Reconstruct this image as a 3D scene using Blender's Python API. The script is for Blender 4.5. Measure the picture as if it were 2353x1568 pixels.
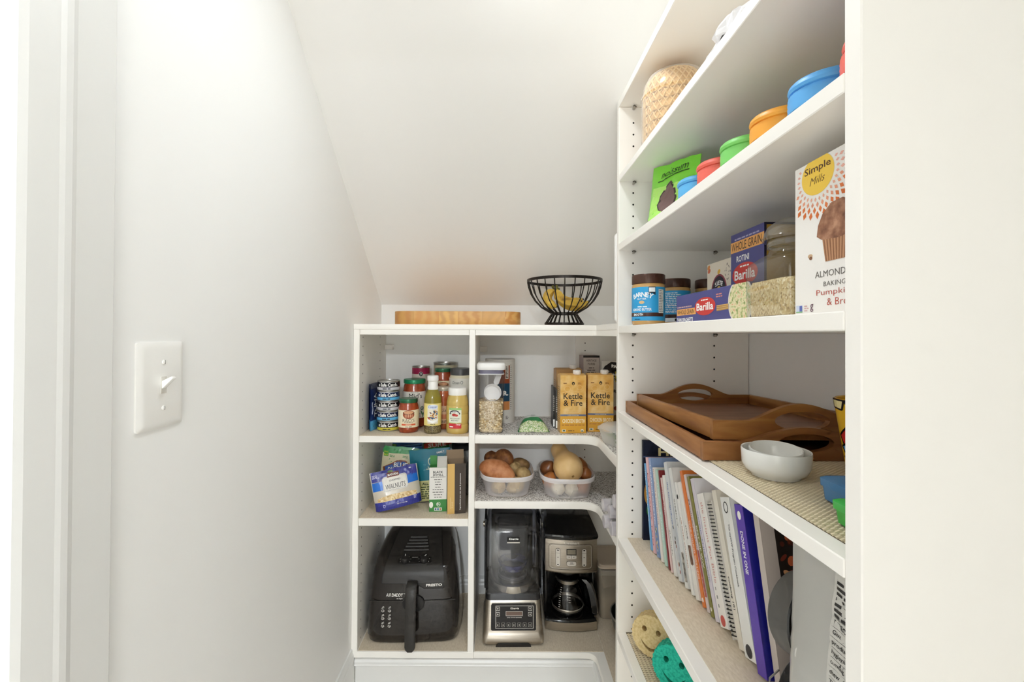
import bpy, bmesh, math, random
from mathutils import Vector, Matrix
random.seed(7)
S = bpy.context.scene
COL = S.collection
for o in list(bpy.data.objects):
    bpy.data.objects.remove(o)

# ------------------------------------------------------------------ camera
F, PX, PY, PITCH, ROLL, CAMH = 1010.0, 1150.0, 760.0, 0.008, 0.0055, 1.23
fw = Vector((0, math.cos(PITCH), math.sin(PITCH)))
rt0 = Vector((1, 0, 0)); up0 = rt0.cross(fw)
rt = rt0 * math.cos(ROLL) + up0 * math.sin(ROLL)
up = -rt0 * math.sin(ROLL) + up0 * math.cos(ROLL)
CAM = Vector((0, 0, CAMH))
cd = bpy.data.cameras.new('camera'); cam = bpy.data.objects.new('camera', cd); COL.objects.link(cam)
cd.sensor_fit = 'HORIZONTAL'; cd.sensor_width = 36.0; cd.lens = F * 36.0 / 2353
cd.shift_x = (2353 / 2 - PX) / 2353; cd.shift_y = (PY - 1568 / 2) / 2353
cd.clip_start = 0.01
cam.matrix_world = Matrix(((rt.x, up.x, -fw.x, CAM.x), (rt.y, up.y, -fw.y, CAM.y), (rt.z, up.z, -fw.z, CAM.z), (0, 0, 0, 1)))
S.camera = cam

# ------------------------------------------------------------------ world, exposure, bounce limits
w = bpy.data.worlds.new('world'); S.world = w; w.use_nodes = True
w.node_tree.nodes['Background'].inputs[0].default_value = (0.97, 0.98, 0.985, 1)
w.node_tree.nodes['Background'].inputs[1].default_value = 0.8
vs = S.view_settings
vs.view_transform = 'Standard'; vs.look = 'None'; vs.gamma = 1.0; vs.use_curve_mapping = False
vs.exposure = 0.25
LAMP_W, HALL_W = 74.0, 700.0
c = S.cycles
c.max_bounces = 14; c.diffuse_bounces = 13; c.glossy_bounces = 3; c.transmission_bounces = 6; c.transparent_max_bounces = 24
c.caustics_reflective = False; c.caustics_refractive = False; c.sample_clamp_indirect = 4.0
c.use_denoising = True; c.use_adaptive_sampling = True; c.adaptive_threshold = 0.05; c.adaptive_min_samples = 12

# ------------------------------------------------------------------ pixel -> world (2353 x 1568 photograph)
def ray(px, py): return fw + rt * ((px - PX) / F) - up * ((py - PY) / F)
def onX(px, py, X): d = ray(px, py); return CAM + d * (X / d.x)
def onY(px, py, Y): d = ray(px, py); return CAM + d * (Y / d.y)
def onZ(px, py, Z): d = ray(px, py); return CAM + d * ((Z - CAMH) / d.z)

# ------------------------------------------------------------------ materials
def lin(h):
    h = h.lstrip('#'); v = [int(h[i:i + 2], 16) / 255 for i in (0, 2, 4)]
    return tuple(x / 12.92 if x <= .04045 else ((x + .055) / 1.055) ** 2.4 for x in v) + (1.0,)
MC = {}
def M(h, rough=.5, metal=0.0, alpha=1.0, trans=0.0, coat=0.0, var=0.0, vs_=30.0, bump=0.0, bs=200.0, emit=0.0, stretch=None, h2=None, ior=1.45, sss=0.0):
    key = (h, rough, metal, alpha, trans, coat, var, vs_, bump, bs, emit, stretch, h2, sss)
    if key in MC: return MC[key]
    m = bpy.data.materials.new('mat_' + h); m.use_nodes = True
    nt = m.node_tree; b = nt.nodes['Principled BSDF']
    b.inputs['Base Color'].default_value = lin(h); b.inputs['Roughness'].default_value = rough
    b.inputs['Metallic'].default_value = metal; b.inputs['Alpha'].default_value = alpha
    b.inputs['Transmission Weight'].default_value = trans; b.inputs['Coat Weight'].default_value = coat
    b.inputs['IOR'].default_value = ior
    if sss: b.inputs['Subsurface Weight'].default_value = sss; b.inputs['Subsurface Radius'].default_value = (.01, .006, .004)
    if emit:
        b.inputs['Emission Color'].default_value = lin(h); b.inputs['Emission Strength'].default_value = emit
    if var or h2 or bump:
        tc = nt.nodes.new('ShaderNodeTexCoord'); mp = nt.nodes.new('ShaderNodeMapping')
        nt.links.new(tc.outputs['Object'], mp.inputs[0])
        if stretch: mp.inputs['Scale'].default_value = stretch
    if var or h2:
        n = nt.nodes.new('ShaderNodeTexNoise'); n.inputs['Scale'].default_value = vs_; n.inputs['Detail'].default_value = 4
        nt.links.new(mp.outputs[0], n.inputs['Vector'])
        r = nt.nodes.new('ShaderNodeValToRGB'); c1 = lin(h); c2 = lin(h2) if h2 else tuple(x * (1 - var) for x in c1[:3]) + (1,)
        r.color_ramp.elements[0].color = c2; r.color_ramp.elements[1].color = c1
        r.color_ramp.elements[0].position = .35; r.color_ramp.elements[1].position = .65
        nt.links.new(n.outputs['Fac'], r.inputs[0]); nt.links.new(r.outputs[0], b.inputs['Base Color'])
    if bump:
        n2 = nt.nodes.new('ShaderNodeTexNoise'); n2.inputs['Scale'].default_value = bs; n2.inputs['Detail'].default_value = 3
        nt.links.new(mp.outputs[0], n2.inputs['Vector'])
        bp = nt.nodes.new('ShaderNodeBump'); bp.inputs['Strength'].default_value = bump; bp.inputs['Distance'].default_value = .002
        nt.links.new(n2.outputs['Fac'], bp.inputs['Height']); nt.links.new(bp.outputs[0], b.inputs['Normal'])
    MC[key] = m
    return m
def glass(h='ffffff', rough=.02, refl=1.0):
    """thin clean glass: see-through with a Fresnel reflection and a little edge tint"""
    key = ('glass', h, rough, refl)
    if key in MC: return MC[key]
    m = bpy.data.materials.new('glass_' + h); m.use_nodes = True; nt = m.node_tree
    for n in list(nt.nodes): nt.nodes.remove(n)
    out = nt.nodes.new('ShaderNodeOutputMaterial'); t = nt.nodes.new('ShaderNodeBsdfTransparent'); t.inputs[0].default_value = lin(h)
    g = nt.nodes.new('ShaderNodeBsdfGlossy'); g.inputs['Roughness'].default_value = rough
    lw = nt.nodes.new('ShaderNodeLayerWeight'); lw.inputs['Blend'].default_value = .12
    mr = nt.nodes.new('ShaderNodeMapRange'); mr.inputs['To Min'].default_value = .05 * refl; mr.inputs['To Max'].default_value = .55 * refl
    nt.links.new(lw.outputs['Facing'], mr.inputs['Value'])
    mx = nt.nodes.new('ShaderNodeMixShader'); nt.links.new(mr.outputs[0], mx.inputs[0])
    nt.links.new(t.outputs[0], mx.inputs[1]); nt.links.new(g.outputs[0], mx.inputs[2]); nt.links.new(mx.outputs[0], out.inputs[0])
    MC[key] = m
    return m
def clear(h='f4f4f6', amount=.12, rough=.08):
    """thin clear plastic or glass: mostly see-through with a gloss"""
    key = ('clear', h, amount, rough)
    if key in MC: return MC[key]
    m = bpy.data.materials.new('clear_' + h); m.use_nodes = True; nt = m.node_tree
    for n in list(nt.nodes): nt.nodes.remove(n)
    out = nt.nodes.new('ShaderNodeOutputMaterial'); t = nt.nodes.new('ShaderNodeBsdfTransparent')
    t.inputs[0].default_value = (1, 1, 1, 1)
    p = nt.nodes.new('ShaderNodeBsdfPrincipled'); p.inputs['Base Color'].default_value = lin(h); p.inputs['Roughness'].default_value = rough
    lw = nt.nodes.new('ShaderNodeLayerWeight'); lw.inputs['Blend'].default_value = .25
    mr = nt.nodes.new('ShaderNodeMapRange'); mr.inputs['To Min'].default_value = amount; mr.inputs['To Max'].default_value = min(1, amount + .55)
    nt.links.new(lw.outputs['Facing'], mr.inputs['Value'])
    mx = nt.nodes.new('ShaderNodeMixShader'); nt.links.new(mr.outputs[0], mx.inputs[0])
    nt.links.new(t.outputs[0], mx.inputs[1]); nt.links.new(p.outputs[0], mx.inputs[2]); nt.links.new(mx.outputs[0], out.inputs[0])
    MC[key] = m
    return m
def ramp_tex(name, kind, stops, scale, rough=.5, stretch=None, bump=0, detail=4, dist=0.0, coord='Object'):
    """procedural texture: kind 'noise' | 'voronoi' | 'wave' through a colour ramp"""
    if name in MC: return MC[name]
    m = bpy.data.materials.new(name); m.use_nodes = True; nt = m.node_tree; b = nt.nodes['Principled BSDF']
    b.inputs['Roughness'].default_value = rough
    tc = nt.nodes.new('ShaderNodeTexCoord'); mp = nt.nodes.new('ShaderNodeMapping'); nt.links.new(tc.outputs[coord], mp.inputs[0])
    if stretch: mp.inputs['Scale'].default_value = stretch
    if kind == 'noise':
        n = nt.nodes.new('ShaderNodeTexNoise'); n.inputs['Detail'].default_value = detail; o = 'Fac'
        n.inputs['Distortion'].default_value = dist
    elif kind == 'voronoi':
        n = nt.nodes.new('ShaderNodeTexVoronoi'); o = 'Color'
    else:
        n = nt.nodes.new('ShaderNodeTexWave'); n.inputs['Distortion'].default_value = dist; n.inputs['Detail'].default_value = detail; o = 'Fac'
    n.inputs['Scale'].default_value = scale
    nt.links.new(mp.outputs[0], n.inputs['Vector'])
    r = nt.nodes.new('ShaderNodeValToRGB'); cr = r.color_ramp
    cr.elements[0].position, cr.elements[0].color = stops[0][0], lin(stops[0][1])
    cr.elements[1].position, cr.elements[1].color = stops[-1][0], lin(stops[-1][1])
    for p, cc in stops[1:-1]:
        e = cr.elements.new(p); e.color = lin(cc)
    nt.links.new(n.outputs[o], r.inputs[0]); nt.links.new(r.outputs[0], b.inputs['Base Color'])
    if bump:
        bp = nt.nodes.new('ShaderNodeBump'); bp.inputs['Strength'].default_value = bump; bp.inputs['Distance'].default_value = .002
        nt.links.new(n.outputs[o], bp.inputs['Height']); nt.links.new(bp.outputs[0], b.inputs['Normal'])
    MC[name] = m
    return m

# ------------------------------------------------------------------ geometry helpers
def link(name, me, parent=None):
    o = bpy.data.objects.new(name, me); COL.objects.link(o)
    if parent is not None: o.parent = parent
    return o
def tag(o, label=None, cat=None, group=None, kind=None):
    if label: o['label'] = label
    if cat: o['category'] = cat
    if group: o['group'] = group
    if kind: o['kind'] = kind
    return o
def T(name, label, cat, loc=(0, 0, 0), rz=0.0, rx=0.0, ry=0.0, group=None):
    o = bpy.data.objects.new(name, None); o.empty_display_size = .02; COL.objects.link(o)
    o.location = loc; o.rotation_euler = (rx, ry, rz)
    return tag(o, label, cat, group)
def arc(cx, cy, r, a0, a1, n):
    return [(cx + r * math.cos(a0 + (a1 - a0) * i / n), cy + r * math.sin(a0 + (a1 - a0) * i / n)) for i in range(n + 1)]
def rrect(x0, y0, x1, y1, r, n=4):
    q = math.pi / 2
    return arc(x1 - r, y0 + r, r, -q, 0, n) + arc(x1 - r, y1 - r, r, 0, q, n) + arc(x0 + r, y1 - r, r, q, 2 * q, n) + arc(x0 + r, y0 + r, r, 2 * q, 3 * q, n)
class G:
    def __init__(s): s.bm = bmesh.new(); s.m = []
    def mi(s, m):
        if m not in s.m: s.m.append(m)
        return s.m.index(m)
    def _v(s, pts): return [s.bm.verts.new(p) for p in pts]
    def _f(s, vs, k):
        try: f = s.bm.faces.new(vs); f.material_index = k; return f
        except ValueError: return None
    def box(s, a, b, m, bev=0.0, seg=2):
        k = s.mi(m)
        x0, y0, z0 = [min(a[i], b[i]) for i in range(3)]; x1, y1, z1 = [max(a[i], b[i]) for i in range(3)]
        v = s._v([(x0, y0, z0), (x1, y0, z0), (x1, y1, z0), (x0, y1, z0), (x0, y0, z1), (x1, y0, z1), (x1, y1, z1), (x0, y1, z1)])
        fs = [s._f([v[i] for i in q], k) for q in ((3, 2, 1, 0), (4, 5, 6, 7), (0, 1, 5, 4), (1, 2, 6, 5), (2, 3, 7, 6), (3, 0, 4, 7))]
        if bev:
            es = list({e for f in fs for e in f.edges})
            r = bmesh.ops.bevel(s.bm, geom=es, offset=bev, segments=seg, affect='EDGES', profile=.5, clamp_overlap=True)
            for f in r['faces']: f.material_index = k
        return s
    def lathe(s, prof, m, n=24, c=(0, 0), mat_of=None, sx=1.0, sy=1.0, rib=0, ribd=0.0, sq=0.0):
        """prof: [(r, z)] bottom to top; a zero radius closes the end; sq>0 squares the section"""
        k0 = s.mi(m); rows = []
        for r, z in prof:
            if r <= 1e-6: rows.append(s._v([(c[0], c[1], z)])); continue
            row = []
            for i in range(n):
                a = 2 * math.pi * i / n; rr = r
                if rib: rr = r - (ribd if (i % 2) else 0)
                ca, sa = math.cos(a), math.sin(a)
                if sq:
                    e = 2 / (2 + sq); ca = math.copysign(abs(ca) ** e, ca); sa = math.copysign(abs(sa) ** e, sa)
                row.append((c[0] + sx * rr * ca, c[1] + sy * rr * sa, z))
            rows.append(s._v(row))
        for j in range(len(rows) - 1):
            k = s.mi(mat_of(j)) if mat_of else k0
            A, B = rows[j], rows[j + 1]
            for i in range(n):
                i2 = (i + 1) % n
                if len(A) == 1 and len(B) == 1: break
                if len(A) == 1: s._f([A[0], B[i2], B[i]], k)
                elif len(B) == 1: s._f([A[i], A[i2], B[0]], k)
                else: s._f([A[i], A[i2], B[i2], B[i]], k)
        return s
    def extr(s, poly, a, b, m, plane='xy', bev=0.0):
        """extrude a 2-D outline between a and b along the axis normal to plane"""
        k = s.mi(m)
        def P(u, v, t): return {'xy': (u, v, t), 'xz': (u, t, v), 'yz': (t, u, v)}[plane]
        A = s._v([P(u, v, a) for u, v in poly]); B = s._v([P(u, v, b) for u, v in poly]); n = len(poly)
        fs = [s._f(A[::-1], k), s._f(B, k)] + [s._f([A[i], A[(i + 1) % n], B[(i + 1) % n], B[i]], k) for i in range(n)]
        fs = [f for f in fs if f]
        bmesh.ops.recalc_face_normals(s.bm, faces=fs)
        if bev:
            es = list({e for f in fs[:2] for e in f.edges})
            r = bmesh.ops.bevel(s.bm, geom=es, offset=bev, segments=2, affect='EDGES', profile=.5, clamp_overlap=True)
            for f in r['faces']: f.material_index = k
        return s
    def tube(s, path, r, m, n=8, closed=False, caps=True, flat=None):
        """round (or flat=(w,h)) bar along a path; r may be a list"""
        k = s.mi(m); P = [Vector(p) for p in path]; N = len(P); rows = []
        prev = None
        for i in range(N):
            a = P[(i - 1) % N] if (closed or i > 0) else P[i]; b = P[(i + 1) % N] if (closed or i < N - 1) else P[i]
            t = (b - a).normalized()
            if prev is None:
                ref = Vector((0, 0, 1)) if abs(t.z) < .9 else Vector((1, 0, 0)); u = t.cross(ref).normalized()
            else:
                u = (prev - t * prev.dot(t)).normalized()
            prev = u; v = t.cross(u); rr = r[i] if isinstance(r, (list, tuple)) else r
            rows.append(s._v([P[i] + (u * math.cos(2 * math.pi * j / n) + v * math.sin(2 * math.pi * j / n)) * rr for j in range(n)]))
        for i in range(N if closed else N - 1):
            A, B = rows[i], rows[(i + 1) % N]
            for j in range(n): s._f([A[j], A[(j + 1) % n], B[(j + 1) % n], B[j]], k)
        if caps and not closed: s._f(rows[0][::-1], k); s._f(rows[-1], k)
        return s
    def surf(s, nu, nv, f, m, cu=False, mat_of=None):
        k0 = s.mi(m)
        rows = [s._v([f(i / nu, j / nv) for i in range(nu if cu else nu + 1)]) for j in range(nv + 1)]
        for j in range(nv):
            for i in range(nu):
                i2 = (i + 1) % nu if cu else i + 1
                k = s.mi(mat_of(i, j)) if mat_of else k0
                s._f([rows[j][i], rows[j][i2], rows[j + 1][i2], rows[j + 1][i]], k)
        return s
    def ball(s, c, r, m, nu=14, nv=9, f=None):
        """ellipsoid, optionally reshaped by f(theta, phi, point)"""
        def P(u, v):
            th = 2 * math.pi * u; ph = math.pi * v
            p = Vector((math.cos(th) * math.sin(ph) * r[0], math.sin(th) * math.sin(ph) * r[1], -math.cos(ph) * r[2]))
            if f: p = f(th, ph, p)
            return Vector(c) + p
        return s.surf(nu, nv, P, m, cu=True)
    def loft(s, secs, m, caps=True):
        """secs: closed loops with equal vertex counts"""
        k = s.mi(m); rows = [s._v(q) for q in secs]; n = len(rows[0])
        for A, B in zip(rows, rows[1:]):
            for i in range(n): s._f([A[i], A[(i + 1) % n], B[(i + 1) % n], B[i]], k)
        if caps: s._f(rows[0][::-1], k); s._f(rows[-1], k)
        return s
    def holed(s, outer, holes, a, b, m, plane='xy'):
        """plate between a and b with real openings"""
        k = s.mi(m); old = set(s.bm.faces)
        def P(u, v, t): return {'xy': (u, v, t), 'xz': (u, t, v), 'yz': (t, u, v)}[plane]
        es = []
        for L in [outer] + list(holes):
            vv = s._v([P(u, v, a) for u, v in L]); es += [s.bm.edges.new((vv[i], vv[(i + 1) % len(vv)])) for i in range(len(vv))]
        bmesh.ops.triangle_fill(s.bm, edges=es, use_beauty=True)
        fs = [f for f in s.bm.faces if f not in old]
        r = bmesh.ops.extrude_face_region(s.bm, geom=fs); vs2 = [e for e in r['geom'] if isinstance(e, bmesh.types.BMVert)]
        bmesh.ops.translate(s.bm, verts=vs2, vec=Vector(P(0, 0, b)) - Vector(P(0, 0, a)))
        for f in s.bm.faces:
            if f not in old: f.material_index = k
        return s
    def xf(s, mtx): bmesh.ops.transform(s.bm, matrix=mtx, verts=s.bm.verts); return s
    def done(s, name, parent=None, smooth=35, weld=True, fix=True):
        if weld: bmesh.ops.remove_doubles(s.bm, verts=s.bm.verts, dist=1e-6)
        if fix: bmesh.ops.recalc_face_normals(s.bm, faces=s.bm.faces)
        me = bpy.data.meshes.new(name); s.bm.to_mesh(me); s.bm.free()
        for m in s.m: me.materials.append(m)
        if smooth:
            me.shade_smooth()
            me.set_sharp_from_angle(angle=math.radians(smooth))
        return link(name, me, parent)

# ------------------------------------------------------------------ flat print (labels, lettering)
TXT = {}
def text_mesh(s, bold, shear):
    key = (s, bold, shear)
    if key not in TXT:
        cu = bpy.data.curves.new('t', 'FONT'); cu.body = s; cu.size = 1.0; cu.offset = bold; cu.shear = shear; cu.resolution_u = 2
        cu.fill_mode = 'FRONT'
        o = bpy.data.objects.new('t', cu); COL.objects.link(o)
        me = bpy.data.meshes.new_from_object(o)
        V = [(v.co.x, v.co.y) for v in me.vertices]; Fc = [tuple(p.vertices) for p in me.polygons]
        bpy.data.objects.remove(o); bpy.data.curves.remove(cu); bpy.data.meshes.remove(me)
        if V:
            x0 = min(v[0] for v in V); x1 = max(v[0] for v in V); y0 = min(v[1] for v in V); y1 = max(v[1] for v in V)
        else: x0 = x1 = y0 = y1 = 0
        TXT[key] = (V, Fc, x0, x1, y0, y1)
    return TXT[key]
class Art:
    """2-D print in metres (u right, v up), laid later on a plane, cylinder or bag"""
    def __init__(s): s.it = []
    def add(s, V, Fc, m, l): s.it.append((V, Fc, m, l)); return s
    def rect(s, x0, y0, x1, y1, m, l=1): return s.add([(x0, y0), (x1, y0), (x1, y1), (x0, y1)], [(0, 1, 2, 3)], m, l)
    def poly(s, p, m, l=1): return s.add(list(p), [tuple(range(len(p)))], m, l)
    def ell(s, cx, cy, rx, ry, m, l=1, n=24, rot=0.0):
        cr, sr = math.cos(rot), math.sin(rot); P = []
        for i in range(n):
            a = 2 * math.pi * i / n; x, y = rx * math.cos(a), ry * math.sin(a); P.append((cx + x * cr - y * sr, cy + x * sr + y * cr))
        return s.poly(P, m, l)
    def ring(s, cx, cy, rx, ry, t, m, l=1, n=24):
        V = []; Fc = []
        for i in range(n):
            a = 2 * math.pi * i / n; V += [(cx + rx * math.cos(a), cy + ry * math.sin(a)), (cx + (rx - t) * math.cos(a), cy + (ry - t) * math.sin(a))]
        for i in range(n): j = (i + 1) % n; Fc.append((2 * i, 2 * j, 2 * j + 1, 2 * i + 1))
        return s.add(V, Fc, m, l)
    def frame(s, x0, y0, x1, y1, t, m, l=1):
        s.rect(x0, y0, x1, y0 + t, m, l); s.rect(x0, y1 - t, x1, y1, m, l); s.rect(x0, y0 + t, x0 + t, y1 - t, m, l); return s.rect(x1 - t, y0 + t, x1, y1 - t, m, l)
    def line(s, pts, w_, m, l=1):
        for a, b in zip(pts, pts[1:]):
            dx, dy = b[0] - a[0], b[1] - a[1]; L = math.hypot(dx, dy) or 1; nx, ny = -dy / L * w_ / 2, dx / L * w_ / 2
            s.add([(a[0] + nx, a[1] + ny), (a[0] - nx, a[1] - ny), (b[0] - nx, b[1] - ny), (b[0] + nx, b[1] + ny)], [(0, 1, 2, 3)], m, l)
        return s
    def text(s, t, cx, cy, w_, h, m, l=3, bold=.012, shear=0.0, rot=0.0):
        """centre (cx, cy); w_ x h is the box the word fills (w_=None keeps its proportion)"""
        V, Fc, x0, x1, y0, y1 = text_mesh(t, bold, shear)
        if not V: return s
        ky = h / (y1 - y0); kx = w_ / (x1 - x0) if w_ else ky
        cr, sr = math.cos(rot), math.sin(rot); Q = []
        for x, y in V:
            a, b = (x - (x0 + x1) / 2) * kx, (y - (y0 + y1) / 2) * ky; Q.append((cx + a * cr - b * sr, cy + a * sr + b * cr))
        return s.add(Q, Fc, m, l)
    def arctext(s, t, cx, cy, r, a0, a1, h, m, l=3, bold=.02, cw=None):
        n = len(t)
        for i, ch in enumerate(t):
            if ch == ' ': continue
            a = a0 + (a1 - a0) * (i + .5) / n
            s.text(ch, cx + r * math.sin(a), cy + r * math.cos(a), cw, h, m, l, bold, 0, -a)
        return s
    def micro(s, x0, y0, x1, y1, rows, m, l=2, fill=.55, just='L', seed=1, words=True):
        """rows of print too small to read"""
        rg = random.Random(seed); H = (y1 - y0) / rows
        for i in range(rows):
            yb = y1 - (i + 1) * H + H * (1 - fill) / 2; yt = yb + H * fill
            L = (x1 - x0) * (rg.uniform(.55, 1) if just != 'F' else 1)
            xs = x0 if just != 'C' else (x0 + x1 - L) / 2; xe = xs + L; x = xs
            if not words: s.rect(xs, yb, xe, yt, m, l); continue
            while x < xe:
                ww = min(rg.uniform(2.0, 5.0) * H * fill, xe - x); s.rect(x, yb, x + ww, yt, m, l); x += ww + H * fill * .8
        return s
    def build(s, name, parent, mp, du=0, dv=0, eps=.00009):
        if not s.it: return None
        bm = bmesh.new(); ms = []
        lay = bm.verts.layers.float.new('n')
        for V, Fc, m, l in s.it:
            if m not in ms: ms.append(m)
            vv = [bm.verts.new((x, y, 0)) for x, y in V]
            for q in vv: q[lay] = l * eps
            for f in Fc:
                try: ff = bm.faces.new([vv[i] for i in f]); ff.material_index = ms.index(m)
                except ValueError: pass
        for d, ax in ((du, 0), (dv, 1)):
            if not d: continue
            lo = min(v.co[ax] for v in bm.verts); hi = max(v.co[ax] for v in bm.verts)
            t = math.floor(lo / d) * d + d
            while t < hi:
                co = Vector((0, 0, 0)); co[ax] = t; no = Vector((0, 0, 0)); no[ax] = 1
                bmesh.ops.bisect_plane(bm, geom=bm.verts[:] + bm.edges[:] + bm.faces[:], plane_co=co, plane_no=no, dist=1e-7)
                t += d
        for f in bm.faces:
            if f.normal.z < 0: f.normal_flip()
        for v in bm.verts: v.co = mp(v.co.x, v.co.y, v[lay])
        me = bpy.data.meshes.new(name); bm.to_mesh(me); bm.free()
        for m in ms: me.materials.append(m)
        return link(name, me, parent)
def plane_map(o, ux, uy):
    o, ux, uy = Vector(o), Vector(ux), Vector(uy); n = ux.cross(uy)
    return lambda u, v, e: o + ux * u + uy * v + n * e
def front_map(y=0.0, x=0.0, z=0.0): return plane_map((x, y, z), (1, 0, 0), (0, 0, 1))
def cyl_map(r, z=0.0, c=(0, 0), a0=0.0):
    return lambda u, v, e: Vector((c[0] + (r + e) * math.sin(u / r + a0), c[1] - (r + e) * math.cos(u / r + a0), z + v))
K = M('1c1a1b', .55); WH = M('f2f1ee', .5); PW = M('fbfbf8', .45)
# ================================================================== the setting
wallm = M('f7f7f6', .6)
ceilm = M('f2f1ef', .7)
trimm = M('e6e6e4', .35)
mel = M('f7f4ee', .38)
XL, XR, YB, YFRONT, YF, X0, Y1 = -.5077, .678, 1.873, -4.5, 1.517, .321, 1.197
CZ, CS = 1.353, .793                                  # knee wall height, slope of the stair soffit
HC = 2.45; YC = YB - (HC - CZ) / CS
def st(name, g): o = g.done(name, smooth=0); tag(o, kind='structure'); return o
st('floor', G().box((XL - .12, YFRONT, -.05), (XR + .1, YB + .1, 0), M('e4dfd8', .45, h2='dad4cb', vs_=8)))
st('wall_left', G().extr([(YB + .1, 0), (YB + .1, CZ), (YB, CZ), (YC, HC), (.47, HC), (.47, 0)], XL - .1, XL, wallm, 'yz')
   .box((XL - .1, YFRONT, 0), (XL, -.45, HC), wallm).box((XL - .1, -.45, 2.06), (XL, .47, HC), wallm))
st('wall_back', G().box((XL, YB, 0), (XR, YB + .1, CZ), wallm))
st('wall_right', G().box((XR, YFRONT, 0), (XR + .1, YB + .1, HC), wallm))
st('wall_light_block', G().box((.10, -.36, 0), (XR, -.25, HC), wallm).box((XL, -.36, 2.1), (.10, -.25, HC), wallm))  # unseen stub and header, added to keep hall light off the near panel
st('ceiling', G().extr([(YB, CZ), (YB + .1, CZ), (YB + .1, CZ + .15), (YC, HC + .15), (YFRONT, HC + .15), (YFRONT, HC), (YC, HC)], XL, XR, ceilm, 'yz'))
dr = st('door_1', G().box((XL - 1.0, -.475, .005), (XL - .11, -.440, 2.04), trimm, .002)
        .box((XL - .88, -.443, .25), (XL - .23, -.437, .95), trimm, .003).box((XL - .88, -.443, 1.1), (XL - .23, -.437, 1.9), trimm, .003))      # unseen; set open to let world light onto the right shelves
G().lathe([(0, 0), (.025, 0), (.025, .006), (.01, .01), (.01, .04), (.026, .05), (.026, .068), (0, .075)], M('b9b7b0', .25, 1.0), 20).xf(
    Matrix.Translation((XL - .93, -.44, .95)) @ Matrix.Rotation(-math.pi / 2, 4, 'X')).done('door_handle', dr)
cas = [(0, 0), (.010, 0), (.012, .003), (.0135, .055), (.0155, .062), (.0155, .070), (.0145, .076), (.0135, .108), (.011, .116), (0, .116)]   # (proud, along)
st('trim_1', G().extr([(XL + p, .565 - a) for p, a in cas], 0, 2.12, trimm, 'xy')
   .box((XL, -.565, 2.06), (XL + .018, .45, 2.17), trimm, .002).box((XL, -.565, 0), (XL + .018, -.45, 2.06), trimm, .002))
bbp = [(0, 0), (.014, 0), (.014, .112), (.011, .118), (.011, .126), (.007, .134), (.005, .145), (0, .145)]
st('baseboard_left', G().extr([(XL + p, z) for p, z in bbp], .565, YF, trimm, 'xz'))
st('baseboard_back', G().extr([(YB - p, .06 + z) for p, z in bbp], XL, XR, trimm, 'yz'))
# light switch
sw = T('light_switch', 'white toggle light switch plate on the left wall', 'switch', (XL, (.6107 + .6995) / 2, 1.0875))
g = G(); hw, hh = .0445, .064; pl = []
for d, t in ((0, 0), (0, .0025), (.004, .0055), (.009, .0066)):
    pl.append([(t, y, hh + z) for y, z in rrect(-hw + d, -hh + d, hw - d, hh - d, .004, 3)])
g.loft(pl, M('f1f0ed', .28)).done('plate', sw)
for z in (.034, -.034):
    s_ = G().lathe([(.0035, 0), (.0035, .001), (.002, .0022), (0, .0024)], M('eeede9', .3), 12).box((-.0028, -.0004, .0018), (.0028, .0004, .0026), M('8f8c86', .5)).xf(
        Matrix.Translation((.0064, 0, hh + z)) @ Matrix.Rotation(math.pi / 2, 4, 'Y')).done('screw', sw)
G().box((.0064, -.0055, hh - .0125), (.0072, .0055, hh + .0125), M('d9d6cf', .4)).done('toggle_slot', sw)
G().extr([(.006, -.006), (.006, .005), (.021, .0125), (.0225, .009), (.0075, -.006)], -.0042, .0042, M('f4f3f0', .25), 'xz', .0008).xf(Matrix.Translation((.0004, 0, hh + .001))).done('toggle', sw)
# ceiling lights: a recessed one in the stair slope, a flush one behind the photographer
def emit_mat(name, col, strength):
    m = bpy.data.materials.new(name); m.use_nodes = True; b_ = m.node_tree.nodes['Principled BSDF']
    b_.inputs['Base Color'].default_value = (.9, .9, .88, 1); b_.inputs['Emission Color'].default_value = col + (1,); b_.inputs['Emission Strength'].default_value = strength
    return m
YL = .84
for lab, loc, rx, wt, r in (('small recessed round light in the sloped ceiling', (.05, YL, CZ + CS * (YB - YL) - .028), -math.atan(CS) * .5, LAMP_W, .07),
                            ('round flush ceiling light behind the photographer', (-.15, -3.6, HC), 0, HALL_W, .14)):
    cl = T('ceiling_light', lab, 'light', loc, rx=rx)
    G().lathe([(r, -.004), (r + .004, -.008), (r + .02, -.006), (r + .022, 0), (r, 0)], M('e6e4de', .4), 32).done('rim', cl)
    if r < .1: G().lathe([(r + .02, -.004), (r + .02, .06)], M('e6e4de', .4), 32).done('housing', cl)
    g = G(); g._f(g._v([(r * math.cos(-i * math.pi / 10), r * math.sin(-i * math.pi / 10), -.005) for i in range(20)]), g.mi(emit_mat('lamp_glow', (.89, .945, .99), wt)))
    g.done('diffuser', cl, smooth=0, fix=False)

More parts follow.
